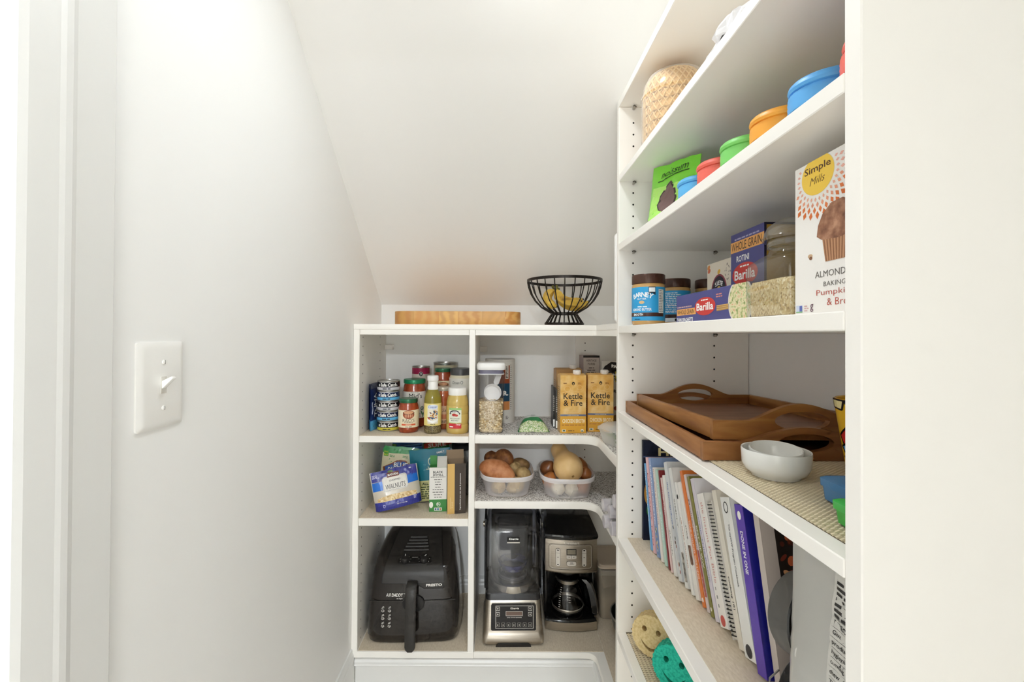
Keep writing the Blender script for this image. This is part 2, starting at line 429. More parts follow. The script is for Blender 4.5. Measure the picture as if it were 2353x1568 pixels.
# ================================================================== built-in shelving
def L_poly(x0, xc, yf, yb, xr, yn, r=.05):
    """L-shaped board: along the back, then forward at the right; rounded inside corner"""
    return [(x0, yb), (x0, yf)] + [(xc - r + r * math.sin(a), yf - r + r * math.cos(a)) for a in [i * math.pi / 12 for i in range(7)]] + [(xc, yn), (xr, yn), (xr, yb)]
XC = .331; YN = Y1 + .0195                             # inside corner; near end of the corner shelves
lu = T('shelving_unit', 'white two-bay base shelving unit under the worktop, left bay', 'shelving', (-.3, YF, 0))
lu.matrix_world = Matrix.Identity(4)
eps = .0006
def bd(name, a, b, par, m=mel, bev=.0012): return G().box(a, b, m, bev, 1).done(name, par)
bd('side_panel', (XL + .001, YF, .12), (-.486, YB - .001, 1.2435), lu)
bd('divider', (-.107, YF, .12), (-.0865, YB - .001, 1.2435), lu)
bd('top_rail', (-.486 + eps, YF + .001, 1.2255), (-.107 - eps, YF + .03, 1.2435), lu)
bd('shelf', (-.486 + eps, YF + .001, .8538), (-.107 - eps, YB - .004, .8755), lu)
bd('shelf', (-.486 + eps, YF + .001, .5665), (-.107 - eps, YB - .004, .592), lu)
bd('deck', (XL + .001, YF - .001, .116), (-.0865, YB - .002, .1375), lu)
bd('cleat', (-.486 + .001, YB - .03, 1.163), (-.452, YB - .002, 1.182), lu)
def holes(par, pts, axis):
    g = G(); hm = M('2b2724', .7); n = 10
    for p in pts:
        ring = []
        for i in range(n):
            a = 2 * math.pi * i / n; ca, sa = .0026 * math.cos(a), .0026 * math.sin(a)
            ring.append(Vector(p) + (Vector((0, ca, sa)) if axis == 'x' else Vector((ca, 0, sa))))
        g._f(g._v(ring), g.mi(hm))
    o = g.done('peg_holes', par, smooth=0, weld=False, fix=False); tag(o, kind='stuff'); return o
holes(lu, [(-.486 + .0004, y, .16 + .032 * k) for y in (YF + .037, YF + .258) for k in range(34)], 'x')
cu_ = T('corner_shelving_unit', 'white L-shaped corner shelving with rounded inside corner', 'shelving', (0, 0, 0))
G().extr(L_poly(-.0865 + eps, XC, YF + .001, YB - .002, XR - .002, YN), .8521, .8815, mel, 'xy', .0012).done('shelf', cu_)
G().extr(L_poly(-.0865 + eps, XC, YF + .001, YB - .002, XR - .002, YN), .628, .653, mel, 'xy', .0012).done('shelf', cu_)
G().extr(L_poly(-.0865 + eps, XC, YF, YB - .002, XR - .002, YN, .03), .116, .1375, mel, 'xy', .0012).done('deck', cu_)
G().extr(L_poly(-.0865 + eps, XC, YF + .001, YB - .002, XR - .002, YN, .01), 1.2255, 1.2435, mel, 'xy').done('top_board', cu_)
bd('back_panel', (.3185, YB - .02, .1377), (XR - .003, YB - .002, 1.2253), cu_)
bd('cleat', (-.086, YB - .03, 1.155), (-.055, YB - .002, 1.177), cu_)
holes(cu_, [(x, YB - .0204, .17 + .032 * k) for x in (.357,) for k in range(33)], 'y')
wt = tag(G().extr(L_poly(XL + .001, XC, YF, YB - .001, XR - .001, YN, .004), 1.2439, 1.2626, mel, 'xy', .0015).done('worktop'), 'white L-shaped worktop over the base shelving under the stair slope', 'worktop')
# base moulding in front of the base shelving
mp_ = [(0, .0), (.0, .094), (-.012, .094), (-.014, .098), (-.012, .101), (-.012, .108), (-.008, .1145), (0, .1145)]
g = G(); secs = []
for p, z in mp_:
    pass
def mould_path(d): return [(XL + .015, YF + d), (XC + d, YF + d), (XC + d, YN)]
k = g.mi(trimm); rows = [[g.bm.verts.new((x, y, z)) for x, y in mould_path(d + .002)] for d, z in mp_]
for A, B in zip(rows, rows[1:]):
    for i in range(2): g._f([A[i], A[i + 1], B[i + 1], B[i]], k)
st('trim_2', g)

# tall unit on the right wall
tu = T('tall_shelving_unit', 'tall white shelving unit on the right with eight adjustable shelves', 'shelving', (0, 0, 0))
bd('side_panel', (X0, Y1, 0), (XR - .002, Y1 + .019, 1.853), tu)
bd('side_panel', (X0, .3906, 0), (XR - .002, .4104, 2.2), tu)
SH = dict(A=(1.8535, 1.8735), B=(1.6475, 1.6655), C=(1.459, 1.478), D=(1.2347, 1.2535), E=(1.0037, 1.022), Fs=(.658, .679), Gs=(.405, .4255), H=(.09, .11))
for k_, (a, b) in SH.items():
    bd('shelf', (X0, .411, a), (XR - .003, Y1 + (.019 if k_ == 'A' else -.0006), b), tu)
holes(tu, [(x, Y1 - .0004, 1.2013 + .032 * k) for x in (.3604, .582) for k in range(-32, 20)], 'y')
for z in [v[0] for v in SH.values()]:
    for x in (.3604, .582):
        g = G(); cm = M('b8b4ac', .3, .9)
        g.tube([(x, Y1 - .001, z - .006), (x, Y1 - .011, z - .006)], .0032, cm, 10).tube([(x, Y1 - .006, z - .004), (x + .003, Y1 - .009, z - .001)], .0045, M('6d675f', .35, .8), 8)
        g.done('shelf_pin', tu)
# shelf liners
taupe = ramp_tex('liner_taupe', 'noise', [(.3, 'd0c1aa'), (.7, 'e0d3be')], 260, .75, stretch=(1, .35, 1), bump=.3)
speck = ramp_tex('liner_speckle', 'noise', [(.36, '6d6864'), (.46, 'c6c2bd'), (.52, 'dad7d3'), (.64, 'f6f4f2')], 210, .7, bump=.1, detail=6)
weave = M('d7c9ac', .8)
def liner(name, poly, z, m, label): return tag(G().extr(poly, z, z + .0012, m, 'xy').done(name, smooth=0), label, 'shelf liner')
def bx_(x0, y0, x1, y1): return [(x0, y0), (x1, y0), (x1, y1), (x0, y1)]
liner('shelf_liner', bx_(-.484, YF + .004, -.109, YB - .006), .8757, taupe, 'thin taupe liner under the sauce jars and tuna cans')
liner('shelf_liner', bx_(-.484, YF + .004, -.109, YB - .006), .5922, taupe, 'thin taupe liner under the walnut bag')
liner('shelf_liner', bx_(-.484, YF + .004, -.109, YB - .006), .1377, taupe, 'thin taupe liner under the black air fryer')
liner('shelf_liner', L_poly(-.084, XC + .004, YF + .006, YB - .022, XR - .01, YN + .002), .8817, speck, 'speckled grey liner under the broth cartons')
liner('shelf_liner', L_poly(-.084, XC + .004, YF + .006, YB - .022, XR - .01, YN + .002), .6532, speck, 'speckled grey liner under the vegetable tubs')
liner('shelf_liner', bx_(-.084, YF + .004, XC + .03, YB - .022), .1377, taupe, 'taupe liner under the blender and coffee maker')
liner('shelf_liner', bx_(XC + .031, YN + .002, XR - .01, YB - .022), .1377, taupe, 'taupe liner piece in the floor corner by the clear bin')
liner('shelf_liner', bx_(.347, .413, XR - .01, Y1 - .003), .6792, taupe, 'beige ribbed liner under the row of cookbooks')
def woven(x0, x1, y0, y1, z, label, pitch):
    """open ribbed grip mat: cords along the depth tied by cross threads"""
    t = T('woven_mat', label, 'shelf liner', (0, 0, 0))
    G().box((x0, y0, z + .0001), (x1, y1, z + .0006), M('6f634e', .8)).done('gap_shade', t, smooth=0)  # dark sheet under the cords: shade of the gaps put into colour
    me = None; n = int((y1 - y0) / pitch)
    g = G(); q = int((x1 - x0) / .0045)
    # cords run across (x) with a wavy top
    for k in range(n):
        yc = y0 + (k + .5) * pitch
        kk = g.mi(weave); prev = None
        for i in range(q + 1):
            x = x0 + (x1 - x0) * i / q; h = .0007 + .0017 * (i % 2)
            row = g._v([(x, yc - pitch * .34, z + .0006), (x, yc - pitch * .18, z + h + .0006), (x, yc + pitch * .18, z + h + .0006), (x, yc + pitch * .34, z + .0006)])
            if prev:
                for j in range(3): g._f([prev[j], row[j], row[j + 1], prev[j + 1]], kk)
            prev = row
    o = g.done('cords', t, weld=False, fix=True); tag(o, kind='stuff')
    return t
woven(.345, XR - .01, .413, Y1 - .003, SH['E'][1], 'cream woven grip mat under the wooden trays', .0062)
woven(.343, XR - .01, .413, Y1 - .003, SH['Gs'][1], 'grey-beige woven grip mat under the smiling sponges', .0062)
# ================================================================== builders shared by many things
def face_cam(p): return -math.atan2(p.x, p.y)
def std_jar(t, r, h, lid_h, lid_m, body_m, lab=None, lab_m=None, shoulder=.14, neck=.82, lid_r=None, foot=.9, n=32, lidrib=0):
    """jar body with rounded foot and shoulder, wrapped label, and a lid"""
    hb = h - lid_h; lr = lid_r or r * neck * 1.04
    zs = hb * (1 - shoulder)
    prof = [(0, 0), (r * foot * .9, 0), (r * foot, .001), (r * .985, .006), (r, .012), (r, zs * .98), (r * .985, zs), (r * (neck + 1) / 2, zs + (hb - zs) * .55), (r * neck, hb * .985), (r * neck, hb)]
    G().lathe(prof, body_m, n).done('jar_body', t)
    if lab: G().lathe([(r + .0001, lab[0]), (r + .0005, lab[0]), (r + .0005, lab[1]), (r + .0001, lab[1])], lab_m, n).done('label', t)
    nn = n if not lidrib else lidrib
    G().lathe([(lr * .98, hb - .001), (lr, hb), (lr, hb + lid_h * .75), (lr * .97, hb + lid_h * .95), (lr * .93, hb + lid_h), (lr * .85, hb + lid_h * .96), (0, hb + lid_h * .96)], lid_m, nn, rib=1 if lidrib else 0, ribd=.0008).done('lid', t)
    return t
def wobble(seed, k=3, amp=1.0, f=(8, 30)):
    rg = random.Random(seed); P = [(rg.uniform(*f), rg.uniform(*f), rg.uniform(0, 6.28), rg.uniform(.4, 1)) for _ in range(k)]
    return lambda x, y: amp * sum(a * math.sin(p * x * 3 + q * y * 3 + r) for p, q, r, a in P) / k
def bag(name, label, cat, loc, rz, w_, h, d, m, art=None, style='stand', rx=0.0, ry=0.0, seed=1, wr=.0015, back=None, nu=18, nv=20, part='pouch', group=None, seal=.012, tw=1.0):
    t = T(name, label, cat, loc, rz, rx, ry, group)
    wb = wobble(seed, 4, wr); wt_ = wobble(seed + 50, 3, .0025, (2, 6))
    def th(s, q):
        e = max(0.0, 1 - abs(s) ** 2.6)
        if style == 'stand': p = (max(0.0, 1 - q) ** .75) * (.75 + .25 * min(1, q * 8)) + .02
        elif style == 'pillow': p = max(0.0, math.sin(math.pi * min(1, max(0, q)))) ** .55
        else: p = 1.0
        return max(.0005, d / 2 * (e ** .55) * p)
    def edge(q): return (w_ / 2) * (1 + (tw - 1) * q)
    def fr(u, v, e=0.0):
        q = v / h; s = u / edge(q); s = max(-1, min(1, s)); k = 1 - abs(s) ** 6
        return Vector((u, -th(s, q) - wb(u * 4, v * 4) * k - e, v + wt_(u * 8, 0) * (q if q > .5 else 0)))
    def bk(u, v):
        q = v / h; s = max(-1, min(1, u / edge(q))); k = 1 - abs(s) ** 6
        return Vector((u, th(s, q) - wb(u * 4, v * 4) * k + .0003, v + wt_(u * 8, 0) * (q if q > .5 else 0)))
    g = G()
    g.surf(nu, nv, lambda a, b: fr((2 * a - 1) * edge(b), b * h), m)
    g.surf(nu, nv, lambda a, b: bk((1 - 2 * a) * edge(b), b * h), back or m)
    g.done(part, t, smooth=60)
    if art: art.build('printed_front', t, lambda u, v, e: fr(u, v, e + .0005), .009, .009, eps=.0003)
    return t
def carton(name, label, cat, loc, rz, w_, d, h, m, art=None, side=None, rx=0.0, group=None, bev=.0008, part='carton'):
    """front at y=0, box runs back to y=d; art u from -w/2..w/2, v from 0..h"""
    t = T(name, label, cat, loc, rz, rx, 0, group)
    G().box((-w_ / 2, 0, 0), (w_ / 2, d, h), m, bev, 1).done(part, t)
    if art: art.build('printed_front', t, front_map())
    if side: side.build('printed_side', t, plane_map((w_ / 2, 0, 0), (0, 1, 0), (0, 0, 1)))
    return t

# ================================================================== left bay, upper shelf
Z1 = .8770
navy = M('1d2f63', .35); bl = M('2a5fb4', .35); sky = M('4fb0e6', .35)
for i, (x, y, a, lab) in enumerate(((-.4765, 1.650, 1.50, 'dark blue foil pouch nearest the side panel of the tuna shelf'), (-.4625, 1.622, 1.46, 'dark blue foil pouch leaning beside the stacked tuna cans'))):
    A = Art(); A.rect(-.04, .0, .04, .035, M('5aaede', .35), 1).rect(-.04, .150, .04, .165, M('777f96', .3, .6), 1)
    A.text('TUNA', 0, .09, .085, .024, PW, 3, rot=math.pi / 2).micro(-.03, .04, -.018, .12, 1, M('c9d6ee', .4), 2, words=False).micro(.02, .03, .034, .06, 4, PW, 2)
    bag('tuna_pouch', lab, 'pouch', (x, y, Z1 + .001), a, .080, .165, .010, navy, A, 'stand', seed=11 + i, wr=.003, group='blue tuna pouches')
p = onZ(892, 992.5, Z1); r = .0415
names = ('black and yellow', 'navy and sky blue', 'black and silver', 'navy and sky blue', 'black and silver')
for i, (c1, c2, lb) in enumerate((('15161c', 'd9cf4a', 'black tuna can with yellow band, bottom of the stack'), ('17244a', '63b7e8', 'navy tuna can with sky blue band, second from the bottom'),
                                  ('15161c', 'cfd0d6', 'black tuna can with silver band, middle of the stack'), ('17264f', '63b7e8', 'navy tuna can with sky blue band, second from the top'),
                                  ('191b22', 'cfd0d6', 'black tuna can with silver band, top of the stack'))):
    hc = .0362; q = Vector((p.x * (1 + r / p.y) + (.0012, -.0006, .001, 0, .0006)[i], p.y + r, Z1 + i * hc))
    t = T('tuna_can', lb, 'can', q, face_cam(q), group='stacked tuna cans')
    mt = M('b9b8b5', .28, .9); m1 = M(c1, .3); m2 = M(c2, .35)
    ms = [mt, mt, mt, m2, m1, mt, mt, mt, mt]
    G().lathe([(0, .001), (r * .93, .001), (r * .95, 0), (r * .965, .0022), (r * .985, .0035), (r * .985, .0135), (r * .985, hc - .0035), (r, hc - .0022), (r, hc - .0002), (r * .95, hc - .0002), (r * .94, hc - .002), (0, hc - .002)],
              mt, 32, mat_of=lambda j: m2 if j == 4 else (m1 if j == 5 else mt)).done('can_body', t)
    A = Art(); A.text('Safe Catch', 0, hc * .62, .061, .0125, PW, 3, .03).text('TM', .033, hc * .54, .004, .002, PW, 3)
    A.rect(-.036, hc * .86, .036, hc * .89, PW, 2).micro(-.022, .0062, .024, .0105, 1, M('20242e', .5), 2, .8)
    A.ell(-.037, hc * .58, .003, .005, PW, 2)
    A.build('lettering', t, cyl_map(r * .985), .006)
# jars and bottles
def at_base(px, py, r, z=Z1):
    q = onZ(px, py, z); q.y += r * .97; q.x *= 1 + .97 * r / q.y; return q
glid = M('1f7f56', .32, .2); sauce = M('8f3a1f', .14, coat=.6, h2='a54a26', vs_=60); cream = M('efe4c6', .5)
def raos(label, q, r, h, rz):
    t = T('pasta_sauce_jar', label, 'jar', q, rz)
    std_jar(t, r, h, .013, M('2f6a4a', .3, .3), sauce, (h * .16, h * .68), cream, .2, .86)
    A = Art(); cy = h * .55; s = r / .0365
    A.ell(0, cy, .021 * s, .0155 * s, M('9a4a2c', .4), 1).ell(0, cy + .006 * s, .021 * s, .008 * s, M('6b3324', .4), 2).ell(0, cy + .0075 * s, .018 * s, .0055 * s, M('d8a27a', .3), 3)
    for k in range(-2, 3): A.rect(k * .006 * s - .001, cy - .010 * s, k * .006 * s + .0015, cy + .001, M('e9b48e', .35), 3)
    A.text("RAO'S", 0, h * .375, .043 * s, .0115 * s, M('3a2b22', .5), 3, -.005).text('HOMEMADE', 0, h * .315, .03 * s, .0035 * s, M('8a7a62', .5), 3)
    A.rect(-.026 * s, h * .225, .026 * s, h * .275, M('d4603a', .5), 2).text('MARINARA', 0, h * .25, .02 * s, .004 * s, cream, 3).micro(-.02 * s, h * .175, .02 * s, h * .2, 1, M('6b5a48', .5), 2, .8, 'C')
    A.build('printed_label', t, cyl_map(r + .0006), .006)
    return t
q = at_base(938.5, 996, .0365); raos('small red pasta sauce jar with green lid in front of the white-label jar', q, .0365, .119, face_cam(q))
# big white-label sauce jar
q = at_base(952, 984, .0435); r, h = .0435, .180
t = T('pasta_sauce_jar', 'large red pasta sauce jar with white label and bright green lid', 'jar', q, face_cam(q))
std_jar(t, r, h, .015, M('1c8459', .3, .2), sauce, (h * .2, h * .75), M('e9e4da', .5), .17, .88, lid_r=r * .95)
A = Art(); A.text("Mid's", .004, h * .665, .05, .019, M('2a2320', .5), 3, .0).text('TRUE ITALIAN', 0, h * .735, .028, .003, M('7d766b', .5), 3)
A.ell(.031, h * .40, .007, .008, M('2f5a43', .5), 1).ring(.031, h * .40, .004, .005, .0014, PW, 2).ell(.030, h * .30, .003, .012, M('4f7a4c', .5), 1, rot=.5).ell(.035, h * .26, .0025, .010, M('3c6b3e', .5), 1, rot=-.4)
A.micro(-.03, h * .22, .03, h * .33, 5, M('8a8277', .5), 1, .4, 'C')
A.build('printed_label', t, cyl_map(r + .0006), .006)
# riser for the back row (hidden support) and back row jars
rz_ = T('shelf_riser', 'low white riser behind the jars of the upper left shelf', 'riser', (-.245, 1.782, Z1))
G().box((-.13, -.045, .062), (.13, .083, .070), M('e6e4df', .5), .001).done('top_board', rz_)
for x in (-.127, .119): G().box((x, -.04, 0), (x + .008, .08, .062), M('e6e4df', .5), .001).done('leg', rz_)
ZR = Z1 + .0702
def at_Y(px, Y, z): d = onY(px, 900, Y); return Vector((d.x, Y, z))
# crimson-banded can
q = at_Y(967, 1.80, ZR); r, h = .0365, .150
t = T('tomato_can', 'tall cream can with crimson top band behind the sauce jars', 'can', q, face_cam(q))
mt = M('b5b2ad', .3, .9); cr_ = M('a3224d', .35); bg = M('d8cfc3', .45)
G().lathe([(0, 0), (r, 0), (r, .003), (r * .98, .005), (r * .98, h * .80), (r * .98, h - .006), (r, h - .004), (r, h), (r * .95, h), (r * .94, h - .004), (0, h - .004)], mt, 32,
          mat_of=lambda j: bg if j == 3 else (cr_ if j == 4 else mt)).done('can_body', t)
A = Art(); A.ell(0, h * .80, .0075, .0085, K, 1).ring(0, h * .80, .0085, .0095, .001, PW, 2).ring(0, h * .80, .0035, .005, .0013, PW, 3)
A.text("AMY'S", 0, h * .665, .026, .007, M('4a3a34', .5), 2).micro(-.008, h * .6, .008, h * .615, 1, M('8a3040', .5), 2).ell(.004, h * .48, .013, .012, M('9c2a22', .4), 1).ell(-.010, h * .46, .008, .008, M('7d2320', .4), 1)
A.build('printed_label', t, cyl_map(r * .98 + .0002), .006)
# big silver-rim can
q = at_Y(1024, 1.838, ZR); q.y=1.822; r, h = .0490, .165
t = T('large_can', 'large cream can with silver rim at the back of the jar shelf', 'can', q, face_cam(q))
G().lathe([(0, 0), (r, 0), (r, .003), (r * .97, .006), (r * .97, h - .01), (r * .985, h - .006), (r, h - .003), (r, h), (r * .95, h), (r * .93, h - .005), (0, h - .005)], mt, 36, mat_of=lambda j: M('cfc6a8', .45) if j == 3 else mt).done('can_body', t)
A = Art(); A.rect(-.05, .02, .05, h - .03, M('c9bf9c', .5), 1).rect(-.048, h * .55, -.036, h * .62, M('2c3a28', .5), 2).rect(-.048, h * .75, -.044, h * .8, M('2c3a28', .5), 2)
A.build('printed_label', t, cyl_map(r * .97 + .0002), .008)
q = at_Y(1018.5, 1.733, ZR); raos('red pasta sauce jar with dark green lid in the back row', q, .0370, .148, face_cam(q))
# salsa jar behind the dressing
q = at_base(1018, 987.5, .0325); r, h = .0335, .155
t = T('salsa_jar', 'orange salsa jar with beige metal lid behind the dressing bottle', 'jar', q, face_cam(q))
std_jar(t, r, h, .013, M('cfc6b4', .35, .3), M('a8532e', .14, coat=.6, h2='b9653c', vs_=60), (h * .14, h * .56), M('d8b28e', .5), .12, .86)
A = Art(); A.text('Salsa', .012, h * .46, .03, .011, M('4a3426', .5), 3, .0, .2).rect(-.02, h * .25, .03, h * .36, M('c77c58', .5), 1).micro(-.01, h * .16, .028, h * .22, 2, M('5a4434', .5), 2)
A.build('printed_label', t, cyl_map(r + .0006), .006)
# salad dressing bottle
q = at_base(994, 998, .0305); r, h = .0305, .203
t = T('dressing_bottle', 'olive green salad dressing bottle with white cap and yellow label', 'bottle', q, face_cam(q))
ol = M('8a7d2a', .12, coat=.6); herbs = ramp_tex('herbs', 'voronoi', [(.1, '2e2a1c'), (.5, '6f6344'), (.9, '9a8c62')], 500, .2)
G().lathe([(0, 0), (r * .9, 0), (r * .985, .003), (r, .008), (r, .028), (r, .115), (r * .97, .126), (r * .84, .140), (r * .62, .153), (r * .56, .158)], ol, 32, mat_of=lambda j: herbs if j < 4 else ol).done('bottle_body', t)
G().lathe([(r * .60, .153), (r * .62, .156), (r * .62, .163), (r * .57, .166), (r * .57, .183), (r * .66, .186), (r * .66, .2), (r * .62, .203), (0, .203)], M('f0efec', .3), 32).done('cap', t)
ye = M('ead98a', .5); G().lathe([(r + .0001, .029), (r + .0005, .029), (r + .0005, .1065), (r + .0001, .1065)], ye, 32).done('label', t)
A = Art(); A.rect(-.0195, .036, .0195, .100, M('e8e2d2', .5), 1)
A.ell(0, .095, .019, .0085, M('dfe6f2', .5), 2).text('Caesar', 0, .0955, .033, .009, M('4a62a8', .5), 4, .0, .25)
rg = random.Random(4)
for k in range(34):
    cc = rg.choice(['b0472c', '2d2a3c', 'd79a3c', '3b5d8a', 'e6d9b8', '7a3b24', '284a66'])
    A.ell(rg.uniform(-.016, .016), rg.uniform(.048, .083), rg.uniform(.0012, .003), rg.uniform(.002, .006), M(cc, .5), 2 + k % 2, 8, rg.uniform(0, 3))
A.poly([(-.020, .046), (0, .037), (.020, .046), (.020, .054), (0, .046), (-.020, .054)], PW, 5).micro(-.014, .0325, .014, .0355, 1, M('6a5f34', .5), 2, .7, 'C')
A.build('printed_label', t, cyl_map(r + .0006), .005)
# mayonnaise jar in the back
q = at_Y(1066, 1.70, ZR); q.x = -.1525; r, h = .0440, .150
t = T('mayo_jar', 'white-label mayo jar with dark grey lid against the divider', 'jar', q, face_cam(q) - .18)
std_jar(t, r, h, .024, M('4a4a4d', .4), M('ded7bf', .2, coat=.4), (h * .06, h * .76), M('e9e7e0', .5), .1, .9, lid_r=r * .93, lidrib=64)
A = Art(); A.text('Chosen', -.012, h * .655, .030, .011, M('2b2b2b', .5), 3, .0, .25).rect(-.032, h * .50, -.004, h * .545, M('4d8f3c', .5), 1).rect(-.034, h * .36, .0, h * .50, M('3e7f36', .5), 1)
A.text('MAYO', -.018, h * .43, .026, .011, PW, 3, .02).ell(.014, h * .42, .014, .020, M('4d9a3c', .5), 1, rot=-.3).ell(.014, h * .41, .010, .014, M('cfe3a0', .5), 2, rot=-.3).ell(.014, h * .39, .005, .006, M('4a3a28', .5), 3).ring(.012, h * .66, .005, .006, .0012, M('2b2b2b', .5), 2)
A.build('printed_label', t, cyl_map(r + .0006), .006)
# mustard jar in front
q = at_base(1051.5, 998.5, .0405); q.x -= .001; r, h = .0405, .160
t = T('mustard_jar', 'pale mustard squeeze jar with ribs and white screw lid', 'jar', q, face_cam(q))
mu = M('c9ae62', .2, coat=.5)
G().lathe([(0, 0), (r * .92, 0), (r * .99, .004), (r, .012), (r * .985, .030), (r * .955, .032), (r * .985, .034), (r, .05), (r * .985, .066), (r * .955, .068), (r * .985, .070), (r, .085), (r * .985, .096), (r * .955, .098), (r * .97, .100), (r * .96, .110), (r * .88, .125), (r * .80, .133), (r * .78, .138)], mu, 36).done('jar_body', t)
G().lathe([(r * .80, .134), (r * .82, .136), (r * .82, .156), (r * .78, .160), (0, .160)], M('f3f2ef', .3), 60, rib=1, ribd=.0006).done('lid', t)
A = Art(); A.rect(-.033, .020, .014, .092, M('e9ead9', .5), 1).rect(-.033, .085, .014, .092, M('9cc77a', .5), 2).rect(-.033, .020, .014, .038, M('c8323a', .5), 2).rect(-.033, .038, .014, .041, M('b9d68a', .5), 2)
A.poly([(-.030, .072), (-.026, .080), (-.017, .084), (-.004, .084), (.004, .080), (.010, .072), (.008, .069), (-.002, .076), (-.018, .076), (-.028, .069)], K, 2)
A.arctext('HENSELMANN', -.010, .0575, .0215, -.75, .75, .0048, PW, 4).ell(-.012, .068, .008, .005, M('b53028', .5), 3).ell(-.004, .066, .006, .004, M('c9483a', .5), 3)
A.text('MAYONNAISE', -.010, .055, .034, .004, M('5f7a5a', .5), 3).text('MUSTARD', -.010, .048, .026, .004, M('5f7a5a', .5), 3).text('Tangy', .003, .034, .018, .007, PW, 4, .01, .2).micro(-.03, .024, -.006, .028, 1, PW, 3, .8)
A.build('printed_label', t, cyl_map(r + .0006), .005)

# ================================================================== left bay, middle shelf
Z2 = .5936
def fitbag(bl_, br_, tl_, z, Y=None, yaw=0.0):
    """size of a bag from its lower and upper corners in the photograph"""
    a = onZ(*bl_, z); Yc = Y or a.y; a = onY(*bl_, Yc); b = onY(*br_, Yc); c_ = onY(*tl_, Yc)
    return (a + b) / 2, (b - a).length, (c_ - a).length, Yc
# walnuts bag
vio = M('3a3f9c', .3, coat=.3); vstripe = M('32368a', .3, coat=.3); brt = M('1f6fd0', .28, coat=.3)
A = Art(); W, Hh = .162, .135
A.rect(-.081, .0, .081, .030, vio, 1)
for k in range(28): A.rect(-.081 + k * .0058, .0, -.0785 + k * .0058, .028, vstripe, 2)
nut = ramp_tex('chopped_nuts', 'voronoi', [(.1, 'b5905a'), (.45, 'd9b981'), (.8, 'efdcb2')], 190, .5)
A.poly([(-.070, .030), (.068, .030), (.068, .044), (.03, .049), (-.02, .050), (-.055, .046), (-.07, .041)], nut, 1)
A.poly([(-.081, .068), (.081, .075), (.081, .105), (-.081, .098)], brt, 1)
A.rect(-.081, .100, .081, .135, vio, 1)
for k in range(28): A.rect(-.081 + k * .0058, .101, -.0785 + k * .0058, .135, vstripe, 2)
A.poly([(-.039, .062), (.037, .062), (.043, .068), (.043, .106), (.037, .112), (-.039, .112), (-.045, .106), (-.045, .068)], M('e8e4dc', .4), 3)
A.frame(-.043, .064, .041, .110, .0008, M('8f8d98', .4), 4)
A.text('WALNUTS', -.001, .0765, .070, .0165, M('26262b', .4), 5, .0).text('CHOPPED', -.001, .0965, .040, .0055, M('3a3a40', .4), 5, .01)
A.rect(-.026, .108, .017, .124, M('6b2f26', .4), 5).text('MARIANI', -.0045, .116, .036, .0075, PW, 6, .01).ell(-.012, .127, .010, .004, M('5f7a3c', .4), 4)
A.micro(-.078, .112, -.05, .125, 3, M('c9c9e6', .4), 4).micro(.054, .122, .068, .127, 1, PW, 4).text('NET WT 6 OZ (170g)', .012, .014, .036, .0045, PW, 4).micro(.055, .018, .068, .032, 5, M('d5d5ee', .4), 4)
A.poly([(-.054, .020), (-.046, .020), (-.046, .013), (-.050, .009), (-.054, .013)], M('c9c9e6', .4), 3).poly([(-.0525, .0185), (-.0475, .0185), (-.0475, .0135), (-.050, .011), (-.0525, .0135)], vio, 4)
bag('walnut_bag', 'purple and blue stand-up bag of chopped walnuts', 'bag', Vector((-.362, 1.592, Z2 + .0135)), .28, W, Hh, .055, M('cfc6b6', .25, coat=.4), A, 'stand', ry=-.16, rx=-.16, seed=3, wr=.0012, tw=1.05)
# blue-diamond almond bag
A = Art(); crm = M('d9cfae', .4); gr = M('2a8f45', .35, coat=.3)
A.rect(-.078, .02, .078, .163, crm, 1).rect(-.078, .163, .078, .180, gr, 1).rect(-.075, .150, -.055, .172, M('4aa03a', .4), 2).text('NATURAL', -.065, .166, .016, .004, M('e8d94a', .4), 3).text('SNACK', -.065, .156, .018, .006, M('e8e24a', .4), 3)
A.poly([(-.072, .108), (-.02, .138), (.012, .140), (.055, .112), (.02, .075), (-.06, .075)], M('8a4a26', .4), 2).poly([(-.064, .110), (-.018, .133), (.010, .135), (.048, .110), (.018, .080), (-.055, .080)], M('2a56a8', .4), 3)
A.text('BLUE', -.004, .122, .050, .017, PW, 5, .02).text('DIAMOND', -.010, .103, .080, .018, PW, 5, .02)
A.micro(-.05, .148, -.02, .158, 2, M('6a9a62', .4), 3).micro(.0, .147, .03, .157, 2, M('6a9a62', .4), 3)
bag('almond_bag', 'cream and green almond bag with blue diamond logo behind the walnuts', 'bag', Vector((-.390, 1.700, Z2 + .0085)), .06, .150, .188, .05, gr, A, 'stand', ry=.10, rx=-.05, seed=5, wr=.0012)
# teal bag
A = Art(); teal = M('12758c', .32, coat=.3); py_ = M('c9c58a', .4)
A.rect(-.082, .0, .082, .075, py_, 1)
A.ring(.004, .143, .0125, .0155, .004, M('b9c7b4', .4), 2).text('Y', -.004, .115, .016, .020, M('b9c7b4', .4), 2, .03, rot=1.0).rect(.0, .080, .004, .100, M('b9c7b4', .4), 2).text('TO', -.022, .131, .010, .006, M('4fa3b4', .4), 2).text('VET', -.022, .112, .012, .006, M('4fa3b4', .4), 2)
A.ring(.061, .152, .0065, .010, .0013, M('a9a050', .4), 2).text('FAMILY', .042, .174, .030, .007, PW, 3, .02, rot=.18).text('ALL GO', -.010, .064, .050, .010, M('2c3a26', .4), 3, .03)
A.micro(-.04, .008, .03, .056, 6, M('4d5636', .4), 2, .55)
bag('teal_snack_bag', 'teal snack bag with pale green lower half behind the popcorn box', 'bag', Vector((-.250, 1.672, Z2 + .0092)), -.02, .158, .188, .05, teal, A, 'stand', ry=-.10, rx=-.06, seed=8, wr=.0012)
